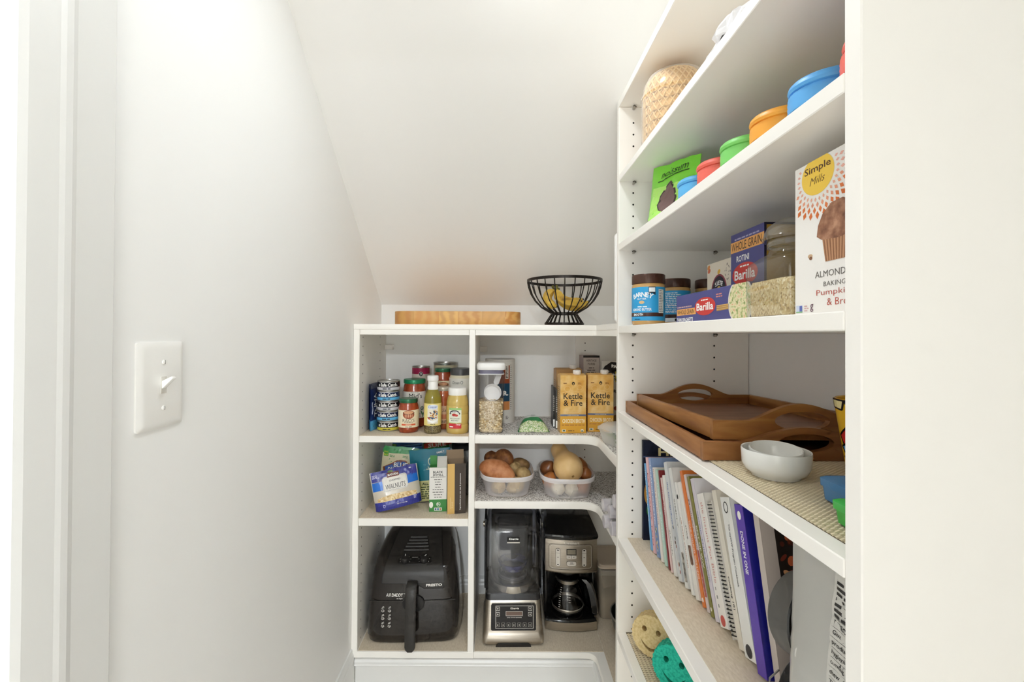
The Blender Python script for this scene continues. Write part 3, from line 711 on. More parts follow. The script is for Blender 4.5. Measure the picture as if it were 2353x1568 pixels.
# bags behind
A = Art()
for k in range(9): A.poly([(-.06 + .004 * k, .15 + .003 * k), (.065, .14 + .006 * k), (.065, .142 + .006 * k), (-.06 + .004 * k, .153 + .003 * k)], M('7fb0dc' if k % 2 else '2a3f6a', .4), 2)
A.ell(-.052, .178, .010, .005, M('6a9a3c', .4), 3)
bag('blue_snack_bag', 'blue striped snack bag at the back of the snack shelf', 'bag', Vector((-.380, 1.808, Z2 + .002)), .02, .120, .215, .05, M('2f62a6', .3, coat=.3), A, 'stand', seed=12)
A = Art(); A.text('SURE', .004, .178, .075, .016, M('e9e4d6', .4), 3, .03, rot=.12).poly([(-.05, .162), (.07, .182), (.07, .205), (-.05, .182)], M('c8402a', .4), 2).micro(-.04, .198, .0, .205, 1, PW, 3)
bag('green_snack_bag', 'dark green snack bag with red banner behind the teal bag', 'bag', Vector((-.262, 1.815, Z2 + .002)), .0, .105, .215, .045, M('1f7a3c', .3, coat=.3), A, 'stand', seed=14)
# black-lidded jar
q = Vector((-.1535, 1.775, Z2)); t = T('clear_jar', 'clear jar with black screw lid behind the open snack boxes', 'jar', q)
G().lathe([(0, 0), (.040, 0), (.043, .004), (.043, .16), (.038, .172), (.034, .176)], clear('e6e8ea', .25), 28).done('jar_body', t)
G().lathe([(0, .002), (.0405, .003), (.0405, .13), (0, .135)], M('6f675c', .6, h2='4f4a44', vs_=90), 20).done('contents', t)
G().lathe([(.039, .174), (.0405, .176), (.0405, .200), (.038, .203), (0, .203)], M('252527', .35), 48, rib=1, ribd=.0008).done('lid', t)
# popcorn box: front, open flap
q = onZ(1006, 1176.5, Z2); A = Art(); w_, h = .0615, .157; gB = M('3f8a44', .45)
A.rect(-w_ / 2, .043, w_ / 2, h, M('e9e7e2', .45), 1).rect(-w_ / 2, 0, w_ / 2, .043, gB, 1)
A.text('BLACK', 0, h * .893, .035, .0085, K, 3, .02).text('JEWELL', 0, h * .827, .038, .0085, K, 3, .02).micro(-.026, h * .775, .026, h * .79, 1, M('55524e', .5), 2, .8, 'F')
for k in range(8):
    L = (.028, .022, .020, .020, .038, .038, .030, .026)[k]; A.micro(-L / 2, h * (.715 - k * .057), L / 2, h * (.735 - k * .057), 1, M('55524e', .5), 2, .75, 'F', seed=k)
A.ring(.002, .026, .007, .008, .0012, PW, 2).micro(-.004, .022, .008, .030, 3, PW, 3).ell(-.024, .024, .007, .011, M('f1efe6', .5), 2).rect(-.013, .003, .014, .014, PW, 2).rect(-.011, .005, -.005, .012, M('3a5a8a', .5), 3).rect(-.003, .005, .004, .012, M('4a8aa8', .5), 3).rect(.006, .005, .012, .012, M('c08a5a', .5), 3)
t = carton('popcorn_box', 'white and green popcorn box with its top flap open', 'box', (q.x, q.y + .001, Z2 + .0004), .08, w_, .050, h, gB, A)
G().extr([(.002, h), (.030, h + .032), (.0315, h + .031), (.0035, h - .0005)], -.004, w_ / 2, M('dcdad4', .5), 'yz').done('flap', t)
A = Art()
A.text('SEA', .012, .015, .022, .010, K, 1, .03, .2).text('SALT', .012, .027, .022, .007, K, 1, .02, .2)
A.build('flap_print', t, plane_map((0, .0015, h - .001), (1, 0, 0), Vector((0, .66, .75)).normalized()))
G().box((-w_ / 2, .034, h), (-.006, .0345, h + .034), gB).done('back_flap', t)
# brown snack-bar box, open top
q = onZ(1047, 1181, Z2); t = T('snack_bar_box', 'dark brown and tan open snack bar box with vertical lettering', 'box', (q.x + .003, q.y, Z2 + .0004), .18)
w_, d_, h = .064, .070, .176; cb = M('4a4038', .5); inn = M('a78f74', .7); tk = .0008
g = G(); x0, x1 = -w_ / 2, w_ / 2
g.box((x0, 0, 0), (x1, tk, h), cb).box((x0, d_ - tk, 0), (x1, d_, h), inn).box((x0, tk, 0), (x0 + tk, d_ - tk, h), inn).box((x1 - tk, tk, 0), (x1, d_ - tk, h), cb).box((x0, 0, 0), (x1, d_, tk), cb)
g.done('carton', t, smooth=0)
G().extr([(d_ - tk, h), (d_ + .016, h + .028), (d_ + .015, h + .0285), (d_ - tk - .001, h)], x0, x1, inn, 'yz').done('flap', t)
A = Art(); A.rect(x0, 0, x0 + .025, h, M('d9b269', .5), 1).text('Ingredients you can see & pronounce', x0 + .045, h * .44, .128, .0052, PW, 3, .015, 0, math.pi / 2).text('peanut butter', x0 + .011, h * .22, .040, .003, M('f2e2b8', .5), 3, .01, 0, math.pi / 2).text('& sea salt', x0 + .016, h * .18, .022, .003, M('f2e2b8', .5), 3, .01, 0, math.pi / 2)
A.build('printed_front', t, front_map())
A = Art()
for k, (ch, cc) in enumerate(zip('KIND', ('c8402a', 'e08a2c', '4a9a8a', '6fb3d9'))): A.text(ch, .018, .022 + k * .0135, .010, .020, PW, 3, .04, 0, math.pi / 2).rect(.003, .016 + k * .0135, .0085, .0285 + k * .0135, M(cc, .5), 2)
A.text('breakfast', .030, .12, .05, .006, PW, 3, .0, .2, math.pi / 2)
A.build('printed_side', t, plane_map((x1, 0, 0), (0, 1, 0), (0, 0, 1)))
# ================================================================== corner bay, upper shelf
Z3 = .8831
# pop-top container with oats
q = onZ(1127.5, 998, Z3); w_ = .0985; d_ = .098; h = .247
t = T('oat_container', 'clear square pop-top container of rolled oats with white lid', 'container', (q.x, q.y + .001, Z3), 0)
cl_ = glass('f3f3f5', .04)
g = G(); hb = .205; tp = .003
def rr(z, k=0.0, w=w_, d=d_, r=.016): return [(x, y, z) for x, y in rrect(-w / 2 + k, k, w / 2 - k, d - k, r, 4)]
g.loft([rr(0, .010), rr(.003, .007), rr(hb, .002)], cl_, caps=False).done('container_body', t)
oat = ramp_tex('rolled_oats', 'voronoi', [(.05, '8a6f48'), (.3, 'c9ae80'), (.6, 'e0cba2'), (.9, 'efdfbd')], 170, .8, stretch=(1, 1, 1.5), bump=.6)
G().loft([rr(.002, .012), rr(.006, .0092), rr(.112, .0065)], oat).done('oats', t)
g = G(); rg = random.Random(2)
for k in range(420):                                   # loose flakes on the surface and against the clear wall
    if k < 190: x, y, z = rg.uniform(-.038, .038), rg.uniform(.012, .086), .113 + rg.uniform(0, .003); a = rg.uniform(-.4, .4)
    else: x, y, z = rg.uniform(-.039, .039), .0060, rg.uniform(.010, .112); a = math.pi / 2 + rg.uniform(-.3, .3)
    m_ = M(rg.choice(['e6d3ab', 'd8c093', 'f0e2c3', 'b79865']), .8); R_ = rg.uniform(.0025, .0042)
    mtx = Matrix.Translation((x, y, z)) @ Matrix.Rotation(a, 4, 'X') @ Matrix.Rotation(rg.uniform(0, 6), 4, 'Z')
    vs_ = g._v([mtx @ Vector((R_ * math.cos(j * 1.0472), R_ * .7 * math.sin(j * 1.0472), 0)) for j in range(6)]); g._f(vs_, g.mi(m_))
tag(g.done('oat_flakes', t, smooth=0, weld=False, fix=False), kind='stuff')
lw = M('f1f0ee', .3)
G().loft([rr(hb, .004), rr(hb + .001, .003), rr(hb + .003, .003)], M('e8e8ea', .3)).done('gasket', t)
G().loft([rr(hb + .003, .006), rr(hb + .016, .006)], M('6f6c80', .2)).done('seal', t)
G().loft([rr(hb + .0165, .001), rr(hb + .020, -.001), rr(hb + .034, -.0015), rr(hb + .040, .002), rr(hb + .042, .008)], lw).done('lid', t)
# measuring cup inside
mc = M('efeeec', .4)
s_ = T('measuring_cup', 'white measuring cup half buried in the oats', 'measuring cup', (q.x + .002, q.y + .050, Z3 + .131), 0)
mtx = Matrix.Rotation(.35, 4, 'Y') @ Matrix.Rotation(1.15, 4, 'X')
G().lathe([(0, -.002), (.025, -.001), (.0295, .004), (.031, .028), (.0295, .028), (.028, .005), (0, .001)], mc, 28).xf(mtx).done('bowl', s_)
G().extr(rrect(-.010, .030, .010, .076, .009, 4), .024, .030, mc, 'xy', .001).xf(mtx).done('handle', s_)
# oatmeal canister behind
q = Vector((onY(1149, 900, 1.765).x, 1.765, Z3)); r, h = .0585, .249
t = T('oatmeal_canister', 'tall white cardboard canister with red, blue and orange panels', 'canister', q, .25)
G().lathe([(0, 0), (r, 0), (r, h - .012), (r * 1.02, h - .012), (r * 1.02, h - .001), (r * .98, h), (r * .96, h - .004), (0, h - .004)], M('dfdcd6', .45), 36, mat_of=lambda j: M('dfdcd6', .45) if j < 3 else (M('d8d5cf', .4) if j < 6 else M('55504c', .4))).done('canister_body', t)
A = Art(); A.rect(-.03, .155, .026, .225, M('9a4a2c', .5), 1).rect(-.03, .085, .026, .155, M('1f4d6b', .5), 1).rect(-.03, .052, .026, .085, M('cf8a50', .5), 1)
A.rect(.006, .172, .020, .225, M('d9d3c8', .5), 2).micro(.008, .175, .018, .222, 9, M('3a2f2a', .5), 3, .5).text('R.', .008, .117, .022, .019, PW, 3, .05).text('QUAKE', -.045, .117, .06, .019, PW, 3, .03)
A.micro(.030, .05, .036, .23, 22, M('6f6a64', .5), 2, .4).micro(.008, .015, .022, .030, 3, M('6f6a64', .5), 2).rect(-.008, .030, -.002, .040, M('3f5f86', .5), 2)
A.build('printed_label', t, cyl_map(r + .0003), .006)
# frozen-style bag lying flat
q = onZ(1227, 994, Z3)
t = T('lying_bag', 'small white and green bag of grain lying flat on the speckled liner', 'bag', (q.x, q.y, Z3 + .001), .02)
wb = wobble(31, 4, .003)
def lb(u, v, top, e=0.0):
    a = 2 * u - 1; W2 = .053 + .004 * math.cos(6 * v); hh = .046 * (max(0, 1 - abs(a) ** 2.5) ** .6) * (max(0, math.sin(math.pi * v)) ** .6)
    return Vector((a * W2, .135 * v, (hh + wb(a * .2, v * .3) * (1 - abs(a) ** 4) * .8 if top else 0) + e))
wbag = M('d5d8d4', .3, coat=.3)
g = G(); g.surf(20, 18, lambda u, v: lb(u, v, True), wbag, mat_of=lambda i, j: ramp_tex('grain_win', 'voronoi', [(.1, '6f9a5a'), (.45, 'b9c98a'), (.8, 'eceadb')], 330, .45) if j < 4 and 1 <= i < 19 else (M('2f7f4c', .3, coat=.3) if j < 7 else wbag))
g.surf(20, 18, lambda u, v: lb(1 - u, v, False), wbag); g.done('pouch', t, smooth=60)
A = Art(); A.rect(-.004, .066, .012, .070, K, 1).micro(-.003, .090, .008, .120, 4, M('7d8a80', .4), 1)
A.build('printed_front', t, lambda u, v, e: lb((u / .053 + 1) / 2, v / .135, True, e + .0006), .006, .006, eps=.0003)
# broth cartons
kf = M('e2b05a', .4); kf2 = ramp_tex('broth_print', 'noise', [(.35, 'd99f45'), (.5, 'e3b565'), (.65, 'ecca8a')], 26, .38, detail=2)
def broth(label, q, rz, w_=.091, d_=.062, h=.203, m=kf2, art=True):
    A = Art(); u = w_ / 57.0                           # one photograph pixel at the front carton
    if art:
        dk = M('2a2118', .45)
        A.text('Kettle', -.001, h - 46 * u, 42 * u, 13 * u, dk, 3, .012).text('& Fire', -.001, h - 61 * u, 42 * u, 13 * u, dk, 3, .012)
        A.ell(0, h - 18 * u, 3.2 * u, 3.8 * u, dk, 2).ell(0, h - 19 * u, 1.2 * u, 1.6 * u, M('e3b565', .4), 3).micro(-22 * u, h - 19 * u, -10 * u, h - 16.5 * u, 1, M('8a5a2a', .5), 2, .8).micro(10 * u, h - 20 * u, 22 * u, h - 16 * u, 2, M('8a5a2a', .5), 2, .6)
        ln = M('f0d9a8', .45); A.ring(-13 * u, h - 30 * u, 7 * u, 6 * u, .0006, ln, 2).ring(14 * u, h - 27 * u, 6 * u, 5 * u, .0006, ln, 2).line([(-24 * u, h - 38 * u), (-4 * u, h - 34 * u), (20 * u, h - 37 * u)], .0006, ln, 2)
        for k in range(3): A.rect(-14 * u, h - (79 + 3.2 * k) * u, (16 - 3 * k) * u, h - (78.2 + 3.2 * k) * u, ln, 2)
        A.rect(-w_ / 2, h - 90 * u, w_ / 2, h - 86 * u, M('6f7894', .45), 2).text('LOW SODIUM', 0, h - 88 * u, 24 * u, 2.2 * u, M('e6d9b8', .5), 3)
        A.rect(-w_ / 2, 0, w_ / 2, h - 90 * u, M('dca436', .4), 1).text('CHICKEN BROTH', 1 * u, h - 100.5 * u, 50 * u, 9 * u, M('f5e6c0', .45), 3, .03)
        A.micro(-25 * u, h - 111 * u, 25 * u, h - 108 * u, 1, M('b5763a', .5), 2, .7, 'F').rect(-25 * u, 3 * u, -16 * u, 8 * u, M('e9e2d0', .5), 2).rect(-23 * u, 4 * u, -18 * u, 7 * u, M('4a6a4a', .5), 3).micro(-11 * u, 4 * u, 11 * u, 6.5 * u, 1, M('7a5a2a', .5), 2, .8).ell(20 * u, 5.5 * u, 3.5 * u, 3.5 * u, M('e9e2d0', .5), 2).ell(20 * u, 4.5 * u, 2.5 * u, 1.5 * u, M('5a6a4a', .5), 3)
    S_ = Art(); S_.rect(0, 0, d_, h - .07, M('c9953f', .4), 1).micro(.008, .03, d_ - .008, h - .03, 16, M('8a6230', .5), 2, .35) if False else None
    t = carton('broth_carton', label, 'carton', q, rz, w_, d_, h, m, A)
    sd = Art(); sd.micro(.006, .03, d_ - .006, h - .04, 18, M('8a5f2c', .5), 1, .35, seed=5)
    sd.build('printed_side', t, plane_map((-w_ / 2, d_, 0), (0, -1, 0), (0, 0, 1)))
    G().extr([(d_ * .15, h), (d_ * .5, h + .004), (d_ * .85, h)], -w_ / 2 + .001, w_ / 2 - .001, m, 'yz').done('top_fold', t, smooth=0)
    G().lathe([(.0135, h - .001), (.0145, h + .001), (.0145, h + .014), (.012, h + .016), (0, h + .016)], M('f2f1ee', .35), 36, c=(w_ * .20, d_ * .45), rib=1, ribd=.0007).done('cap', t)
    return t
q = onZ(1317, 996, Z3); broth('golden chicken broth carton, left of the front pair', (q.x, q.y, Z3 + .0003), .04)
q = onZ(1380, 993, Z3); broth('golden chicken broth carton, right of the front pair', (q.x, q.y, Z3 + .0003), -.04)
q = Vector((onY(1308, 900, 1.70).x, 1.70, Z3 + .0003)); broth('tan broth carton with green edge behind the front pair', q, .06, .1, .062, .212, M('b98d57', .45))
for i, (px, Y, col) in enumerate(((1273, 1.640, '2a2723'), (1279.5, 1.612, '46423c'))):
    q = Vector((onY(px, 900, Y).x, Y, Z3 + .0003)); A = Art(); A.rect(-.003, .003, .003, .03, PW, 1).micro(-.003, .06, .003, .12, 8, M('a9a49a', .5), 1)
    carton('slim_packet', ('slim black packet nearest the tan carton', 'slim dark packet with white foot beside the front carton')[i], 'packet', q, -.02, .0075, .075, .150 - .006 * i, M(col, .4), A, rx=.0)
# boxed food and bag at the back right
q = Vector((onY(1359, 850, 1.775).x, 1.775, Z3 + .0003)); w_, h = .068, .262; A = Art(); dk = M('4a3c36', .5)
A.rect(-w_ / 2 + .001, 0, w_ / 2 - .003, h - .010, M('c9bdb4', .5), 1).rect(-w_ / 2, h - .008, w_ / 2, h, M('2f2824', .5), 1).text('HERITAGE', 0, h - .020, .042, .0095, dk, 3, .01).text('FORBS', 0, h - .034, .030, .0095, dk, 3, .01)
A.micro(-.018, h - .052, .018, h - .048, 1, dk, 2, .8, 'C').micro(-.028, h - .125, .026, h - .055, 8, M('7a6c66', .5), 2, .45, 'C')
carton('tall_food_box', 'tall mauve food box with beige printed panel behind the broth', 'box', q, .12, w_, .055, h, M('a08d8a', .5), A)
q = Vector((onY(1408, 900, 1.70).x + .012, 1.70, Z3 + .001)); A = Art()
A.rect(-.055, .0, .055, .20, M('b9b4aa', .4), 1).poly([(-.056, .205), (-.056, .175), (-.01, .185), (.056, .175), (.056, .24), (-.02, .24), (-.045, .225)], M('2a2320', .4), 2)
A.text('PASTA', .006, .224, .05, .013, PW, 4, .04).text('olive oil', -.024, .193, .044, .009, PW, 4, .02).micro(-.036, .203, -.020, .206, 1, PW, 4).rect(-.006, .165, .006, .205, M('b5a23c', .4), 3).text('N', -.006, .175, .008, .012, K, 4, .02).text('RUSTIC', .014, .130, .055, .012, K, 3, .03)
A.ell(-.005, .065, .010, .008, M('8a3a2a', .4), 3).ell(.010, .055, .012, .008, M('b9743c', .4), 3).rect(-.055, .0, .055, .04, M('8a6a3a', .4), 2)
bag('pasta_bag', 'black-topped pasta bag beside the right broth carton', 'bag', q, .05, .112, .244, .05, M('cbc6bb', .3, coat=.3), A, 'stand', seed=41)
# clear clamshell with salad
q = onZ(1396, 1030, Z3); t = T('salad_clamshell', 'clear plastic clamshell of mixed salad at the shelf corner', 'container', (q.x + .060, q.y + .055, Z3 + .0005), .35)
sal = clear('eef0ee', .22, .1)
def ro(z, k, w=.062, r=.03): return [(x, y, z) for x, y in rrect(-w + k, -w + k, w - k, w - k, r, 5)]
G().loft([ro(0, .012), ro(.002, .010), ro(.040, .002), ro(.042, -.002), ro(.046, -.002)], sal, caps=False).done('tray', t)
G().loft([ro(.0465, -.002), ro(.049, -.002), ro(.051, .002), ro(.060, .010), ro(.062, .016)], sal).done('lid', t)
rg = random.Random(9)
for k in range(26):
    a, b = rg.uniform(-.042, .042), rg.uniform(-.042, .042); m_ = M(rg.choice(['8a9a4a', '5f7a3a', 'c9b46a', 'a8542e', 'd9c99a', '6b6a48', '3f4a3a']), .5)
    G().ball((0, 0, 0), (rg.uniform(.008, .016), rg.uniform(.005, .009), .003), m_, 8, 5).xf(Matrix.Translation((a, b, .012 + .034 * rg.random())) @ Matrix.Rotation(rg.uniform(-.6, .6), 4, 'X') @ Matrix.Rotation(rg.uniform(0, 6), 4, 'Z')).done('salad_leaf', t)
A = Art(); A.rect(-.02, .004, .025, .034, M('5c5852', .5), 1).micro(-.018, .006, .022, .032, 8, M('b9b4aa', .5), 2, .4)
A.build('printed_label', t, plane_map((0, -.0595, 0), (1, 0, 0), (0, 0, 1)))

# ================================================================== corner bay, lower shelf: tubs of vegetables
Z4 = .6546
tubm = clear('e9e6e8', .26, .22)
def tub(label, px, py, yaw, wd=.198, dp=.250, h=.076):
    q = onZ(px, py, Z4); t = T('plastic_tub', label, 'tub', (q.x, q.y + dp * .43, Z4 + .0003), yaw, group='clear vegetable tubs')
    def sec(z, kx, ky):
        pts = []
        for i in range(40):
            a = 2 * math.pi * i / 40; e = 2 / 3.4; ca, sa = math.cos(a), math.sin(a)
            pts.append((math.copysign(abs(ca) ** e, ca) * (wd / 2) * kx, math.copysign(abs(sa) ** e, sa) * (dp / 2) * ky, z))
        return pts
    G().loft([sec(.003, .60, .66), sec(.0005, .74, .78), sec(.004, .80, .83), sec(.034, .86, .88), sec(.0345, .872, .89), sec(.062, .91, .925), sec(.0625, .96, .965)], tubm, caps=False).done('tub_body', t)
    G().loft([sec(.0625, .96, .965), sec(.0605, .985, .985), sec(.066, 1.0, 1.0), sec(.074, .995, .995), sec(.0765, .975, .98), sec(.074, .955, .965), sec(.066, .935, .945)], clear('efedf0', .62, .25), caps=False).done('rim', t)
    return t, q
t1, q1 = tub('clear plastic tub holding sweet potatoes and potatoes', 1165, 1146, .02)
t2, q2 = tub('clear plastic tub holding squash, onions and garlic', 1309.5, 1150, -.02, .200)
def veg(name, label, c, r, rot, m, f=None, cat='potato', group=None, nu=20, nv=12, stem=None):
    g = G().ball((0, 0, 0), r, m, nu, nv, f); o = g.done(name, smooth=80)
    o.matrix_world = Matrix.Translation(c) @ Matrix.Rotation(rot[2], 4, 'Z') @ Matrix.Rotation(rot[1], 4, 'Y') @ Matrix.Rotation(rot[0], 4, 'X')
    return tag(o, label, cat, group)
def lump(seed, a=.06, taper=0.0, bend=0.0):
    rg = random.Random(seed); k = [(rg.randint(1, 3), rg.randint(1, 3), rg.uniform(0, 6.28), rg.uniform(.4, 1)) for _ in range(4)]
    def f(th, ph, p):
        s = 1 + a * sum(w * math.sin(i * th + j * ph + o) for i, j, o, w in k) / 2
        p = p * s
        return p
    def g_(th, ph, p):
        p = f(th, ph, p); return p
    return g_
swp = ramp_tex('sweet_potato_skin', 'noise', [(.3, 'b06a3c'), (.5, 'cb8a5c'), (.7, 'd99c72')], 45, .55, bump=.25); spd = ramp_tex('russet_skin', 'noise', [(.3, '6b4024'), (.55, '8d5a32'), (.75, 'a5713f')], 60, .6, bump=.25)
pot = ramp_tex('potato_skin', 'noise', [(.3, 'a58a5c'), (.55, 'bfa574'), (.75, 'cdb688')], 55, .6, bump=.2)
B1 = Vector((q1.x, q1.y, Z4)); B2 = Vector((q2.x, q2.y, Z4))
def bend(seed, a, k):
    l = lump(seed, a)
    def f(th, ph, p):
        p = l(th, ph, p); w = p.x / .08; tp = 1 - .28 * w; return Vector((p.x, p.y * tp, p.z * tp - k * w * w))
    return f
veg('sweet_potato', 'large orange sweet potato lying across the left tub', B1 + Vector((-.030, .075, .075)), (.074, .036, .037), (0, .30, -.25), swp, bend(1, .09, .012), 'sweet potato', nu=28, nv=16)
veg('sweet_potato', 'dark brown sweet potato standing behind the orange one', B1 + Vector((-.010, .140, .100)), (.034, .044, .034), (.3, -.2, .5), spd, lump(2, .07), 'sweet potato')
veg('sweet_potato', 'brown sweet potato at the back left of the left tub', B1 + Vector((-.058, .175, .092)), (.030, .030, .026), (0, 0, 0), spd, lump(3, .06), 'sweet potato')
for i, (dx, dy, dz, lab, r_, dk) in enumerate(((.050, .150, .073, 'dark potato at the back right of the left tub', .030, 1), (.030, .120, .068, 'tan potato in the middle of the left tub', .027, 0), (.060, .085, .058, 'round tan potato at the right rim of the left tub', .029, 0),
                                             (-.030, .045, .026, 'pale potato behind the left tub front, left one', .026, 0), (.032, .045, .030, 'pale potato behind the left tub front, right one', .029, 0), (-.01, .15, .034, 'tan potato on the floor of the left tub', .03, 0))):
    veg('potato', lab, B1 + Vector((dx, dy, dz)), (r_ * 1.25, r_, r_ * .9), (.2 * i, .15 * i, .7 * i), ramp_tex('potato_dark', 'noise', [(.3, '6f5434'), (.6, '8f7048'), (.8, 'a5855a')], 55, .6, bump=.2) if dk else pot, lump(10 + i, .07), 'potato', 'potatoes in the left tub')
# butternut squash: long neck over a bulb, blossom end towards the viewer
sq = ramp_tex('squash_skin', 'noise', [(.3, 'd2ad72'), (.6, 'dfbd86'), (.8, 'e6c896')], 20, .4)
t = T('butternut_squash', 'pale butternut squash with a sticker on its neck, resting on the right tub', 'squash', B2 + Vector((.002, .058, .097)), 0)
prof = [(0, -.052), (.010, -.0515), (.028, -.047), (.045, -.032), (.0525, -.008), (.0515, .014), (.043, .036), (.0345, .054), (.031, .075), (.031, .098), (.0285, .114), (.020, .127), (.008, .132), (0, .133)]
mtx = Matrix.Rotation(.22, 4, 'Z') @ Matrix.Rotation(-math.pi / 2 + .36, 4, 'X')
G().lathe(prof, sq, 36).xf(mtx).done('flesh', t, smooth=80)
G().lathe([(0, -.0535), (.003, -.053), (.0058, -.0512), (.0066, -.0495), (.0045, -.049)], M('8a6a3c', .7), 14).xf(mtx).done('blossom_end', t)
A = Art(); A.ell(0, 0, .0165, .0085, M('1d1c1b', .4), 1).ell(.001, .001, .0150, .0068, M('e6e2da', .4), 2).text('Squash', 0, .001, .022, .006, K, 3, .03, .3).rect(-.012, -.006, .010, -.0045, K, 3)
ang = -.45
A.build('sticker', t, lambda u, v, e: mtx @ Vector((((.0318) + e) * math.sin((u * math.cos(.9) - v * math.sin(.9)) / (.0318) - .25), -((.0318) + e) * -math.cos((u * math.cos(.9) - v * math.sin(.9)) / (.0318) - .25), .088 + u * math.sin(.9) + v * math.cos(.9))), .004, .004)
on = ramp_tex('onion_skin', 'noise', [(.3, '8a4f24'), (.55, 'ad6c38'), (.75, 'c58650')], 18, .3, stretch=(1, 1, .12))
onp = lambda th, ph, p: Vector((p.x, p.y, p.z * (1 + .25 * max(0, -math.cos(ph)) ** 6 if p.z < 0 else 1 + .35 * max(0, math.cos(math.pi - ph)) ** 8)))
for i, (dx, dy, dz, r_, lab) in enumerate(((-.064, .118, .074, .030, 'dark brown onion at the left rim of the right tub'), (-.064, .062, .048, .027, 'orange-brown onion under the left side of the squash'), (.060, .146, .072, .031, 'brown onion behind the right side of the squash'), (.069, .088, .064, .025, 'orange onion at the right rim of the right tub'), (.052, .050, .031, .026, 'reddish onion behind the right front of the right tub'))):
    veg('onion', lab, B2 + Vector((dx, dy, dz)), (r_, r_, r_ * .92), (.5 - .3 * i, .4 - .2 * i, i), on if i else ramp_tex('onion_dark', 'noise', [(.3, '5f3418'), (.6, '7d4a26'), (.8, '946036')], 18, .28, stretch=(1, 1, .12)), onp, 'onion', 'onions in the right tub')
gar = M('e9e3d3', .5, h2='d9cfba', vs_=40)
def clove(th, ph, p):
    s = 1 + .09 * abs(math.sin(3.5 * th)) * math.sin(ph); return Vector((p.x * s, p.y * s, p.z * (1 + (.5 * max(0, math.cos(math.pi - ph)) ** 10 if p.z > 0 else 0))))
for i, (dx, dz, lab) in enumerate(((-.037, .0275, 'white garlic bulb at the left of the pair in the right tub'), (.012, .024, 'white garlic bulb at the right of the pair in the right tub'))):
    veg('garlic_bulb', lab, B2 + Vector((dx, .036 + .004 * i, dz)), (.0235, .0225, .0205), (1.9 - .5 * i, .5 - 1.0 * i, 0), gar, clove, 'garlic', 'garlic bulbs in the right tub', 28, 12)
# spice bottles lying with their caps towards the aisle
capm = clear('dcd8de', .5, .15)
for i, (yy, zz, xx, lab) in enumerate(((1.310, .0205, .309, 'lying spice bottle at the bottom left of the stack'), (1.262, .0205, .318, 'lying spice bottle at the bottom right of the stack'), (1.335, .0600, .312, 'lying spice bottle in the middle left of the stack'), (1.287, .0585, .319, 'lying spice bottle in the middle right of the stack'), (1.262, .0985, .326, 'lying spice bottle at the top of the stack'))):
    t = T('spice_bottle', lab, 'bottle', (xx, yy, Z4 + zz), 0, ry=math.pi / 2, group='lying spice bottles')
    G().lathe([(.018, .020), (.0195, .024), (.0195, .100), (.018, .104), (0, .104)], clear('dfe0e2', .35, .1), 22).done('bottle_body', t)
    G().lathe([(0, .03), (.0185, .031), (.0185, .098), (0, .099)], M(('4a3a2c', '6b3a24', '3a3a3c', '57503a', '433a34')[i], .7), 16).done('spice', t)
    G().lathe([(.0, .0), (.0165, .0), (.0185, .0015), (.019, .004), (.0185, .006), (.019, .008), (.0185, .010), (.019, .013), (.019, .0205), (.017, .0215)], capm, 22).done('cap', t)
# ================================================================== bottom deck
Z5 = .1391
blk = M('26211e', .13, coat=.5); mat_ = M('312e2b', .42); dkb = M('141312', .35)
# ---- air fryer
q = onZ(943, 1481, Z5)
t = T('air_fryer', 'black pod-shaped air fryer with front handle and two dials', 'air fryer', (q.x + .005, q.y + .006, Z5 + .0004), .04)
SL = [(0, .008, .152), (.006, .003, .157), (.022, .001, .161), (.026, 0, .163), (.10, .002, .159), (.16, .006, .155), (.205, .012, .150), (.235, .021, .1445), (.250, .031, .142), (.260, .045, .140), (.268, .064, .138), (.283, .110, .131), (.300, .170, .121), (.311, .215, .111), (.316, .255, .096)]   # height, front y, half width
BK = .305
def sl(z, yf, hw):
    """one level: flat rounded front, sides bulging a little, rounded back"""
    L = BK - yf; pts = []
    for i in range(48):
        a = 2 * math.pi * i / 48; e = 2 / 10.0; ca, sa = math.cos(a), math.sin(a)
        x = math.copysign(abs(ca) ** e, ca) * hw; y = (math.copysign(abs(sa) ** e, sa) + 1) / 2
        x *= (1 + .045 * math.sin(math.pi * min(1, y * 1.15))) ; bow = .006 * (1 - (x / hw) ** 2) * (1 - y)
        pts.append((x, yf + y * L - bow, z))
    return pts
G().loft([sl(*v) for v in SL], blk).done('body', t, smooth=40)
# arclength of the front profile for panels and print
arcs = [0.0]
for a, b in zip(SL, SL[1:]): arcs.append(arcs[-1] + math.hypot(a[0] - b[0], a[1] - b[1]))
def fry(u, s_, e=0.0):
    """u across in metres, s_ up along the front profile"""
    s_ = max(0.0, min(arcs[-1] - 1e-6, s_)); i = max(k for k in range(len(arcs)) if arcs[k] <= s_); i = min(i, len(SL) - 2)
    f = (s_ - arcs[i]) / (arcs[i + 1] - arcs[i]); a, b = SL[i], SL[i + 1]
    z, y, hw = [a[k] + (b[k] - a[k]) * f for k in range(3)]
    d = Vector((0, b[1] - a[1], b[0] - a[0])).normalized(); n = Vector((0, -d.z, d.y))
    bow = .006 * (1 - (u / hw) ** 2)
    return Vector((u, y - bow, z)) + n * e
def s_of(z): return max(0, sum(0 for _ in ())) + next((arcs[i] + (z - SL[i][0]) / (SL[i + 1][0] - SL[i][0]) * (arcs[i + 1] - arcs[i]) for i in range(len(SL) - 1) if SL[i][0] <= z <= SL[i + 1][0]), arcs[-1])
sT = arcs[-1] - .012
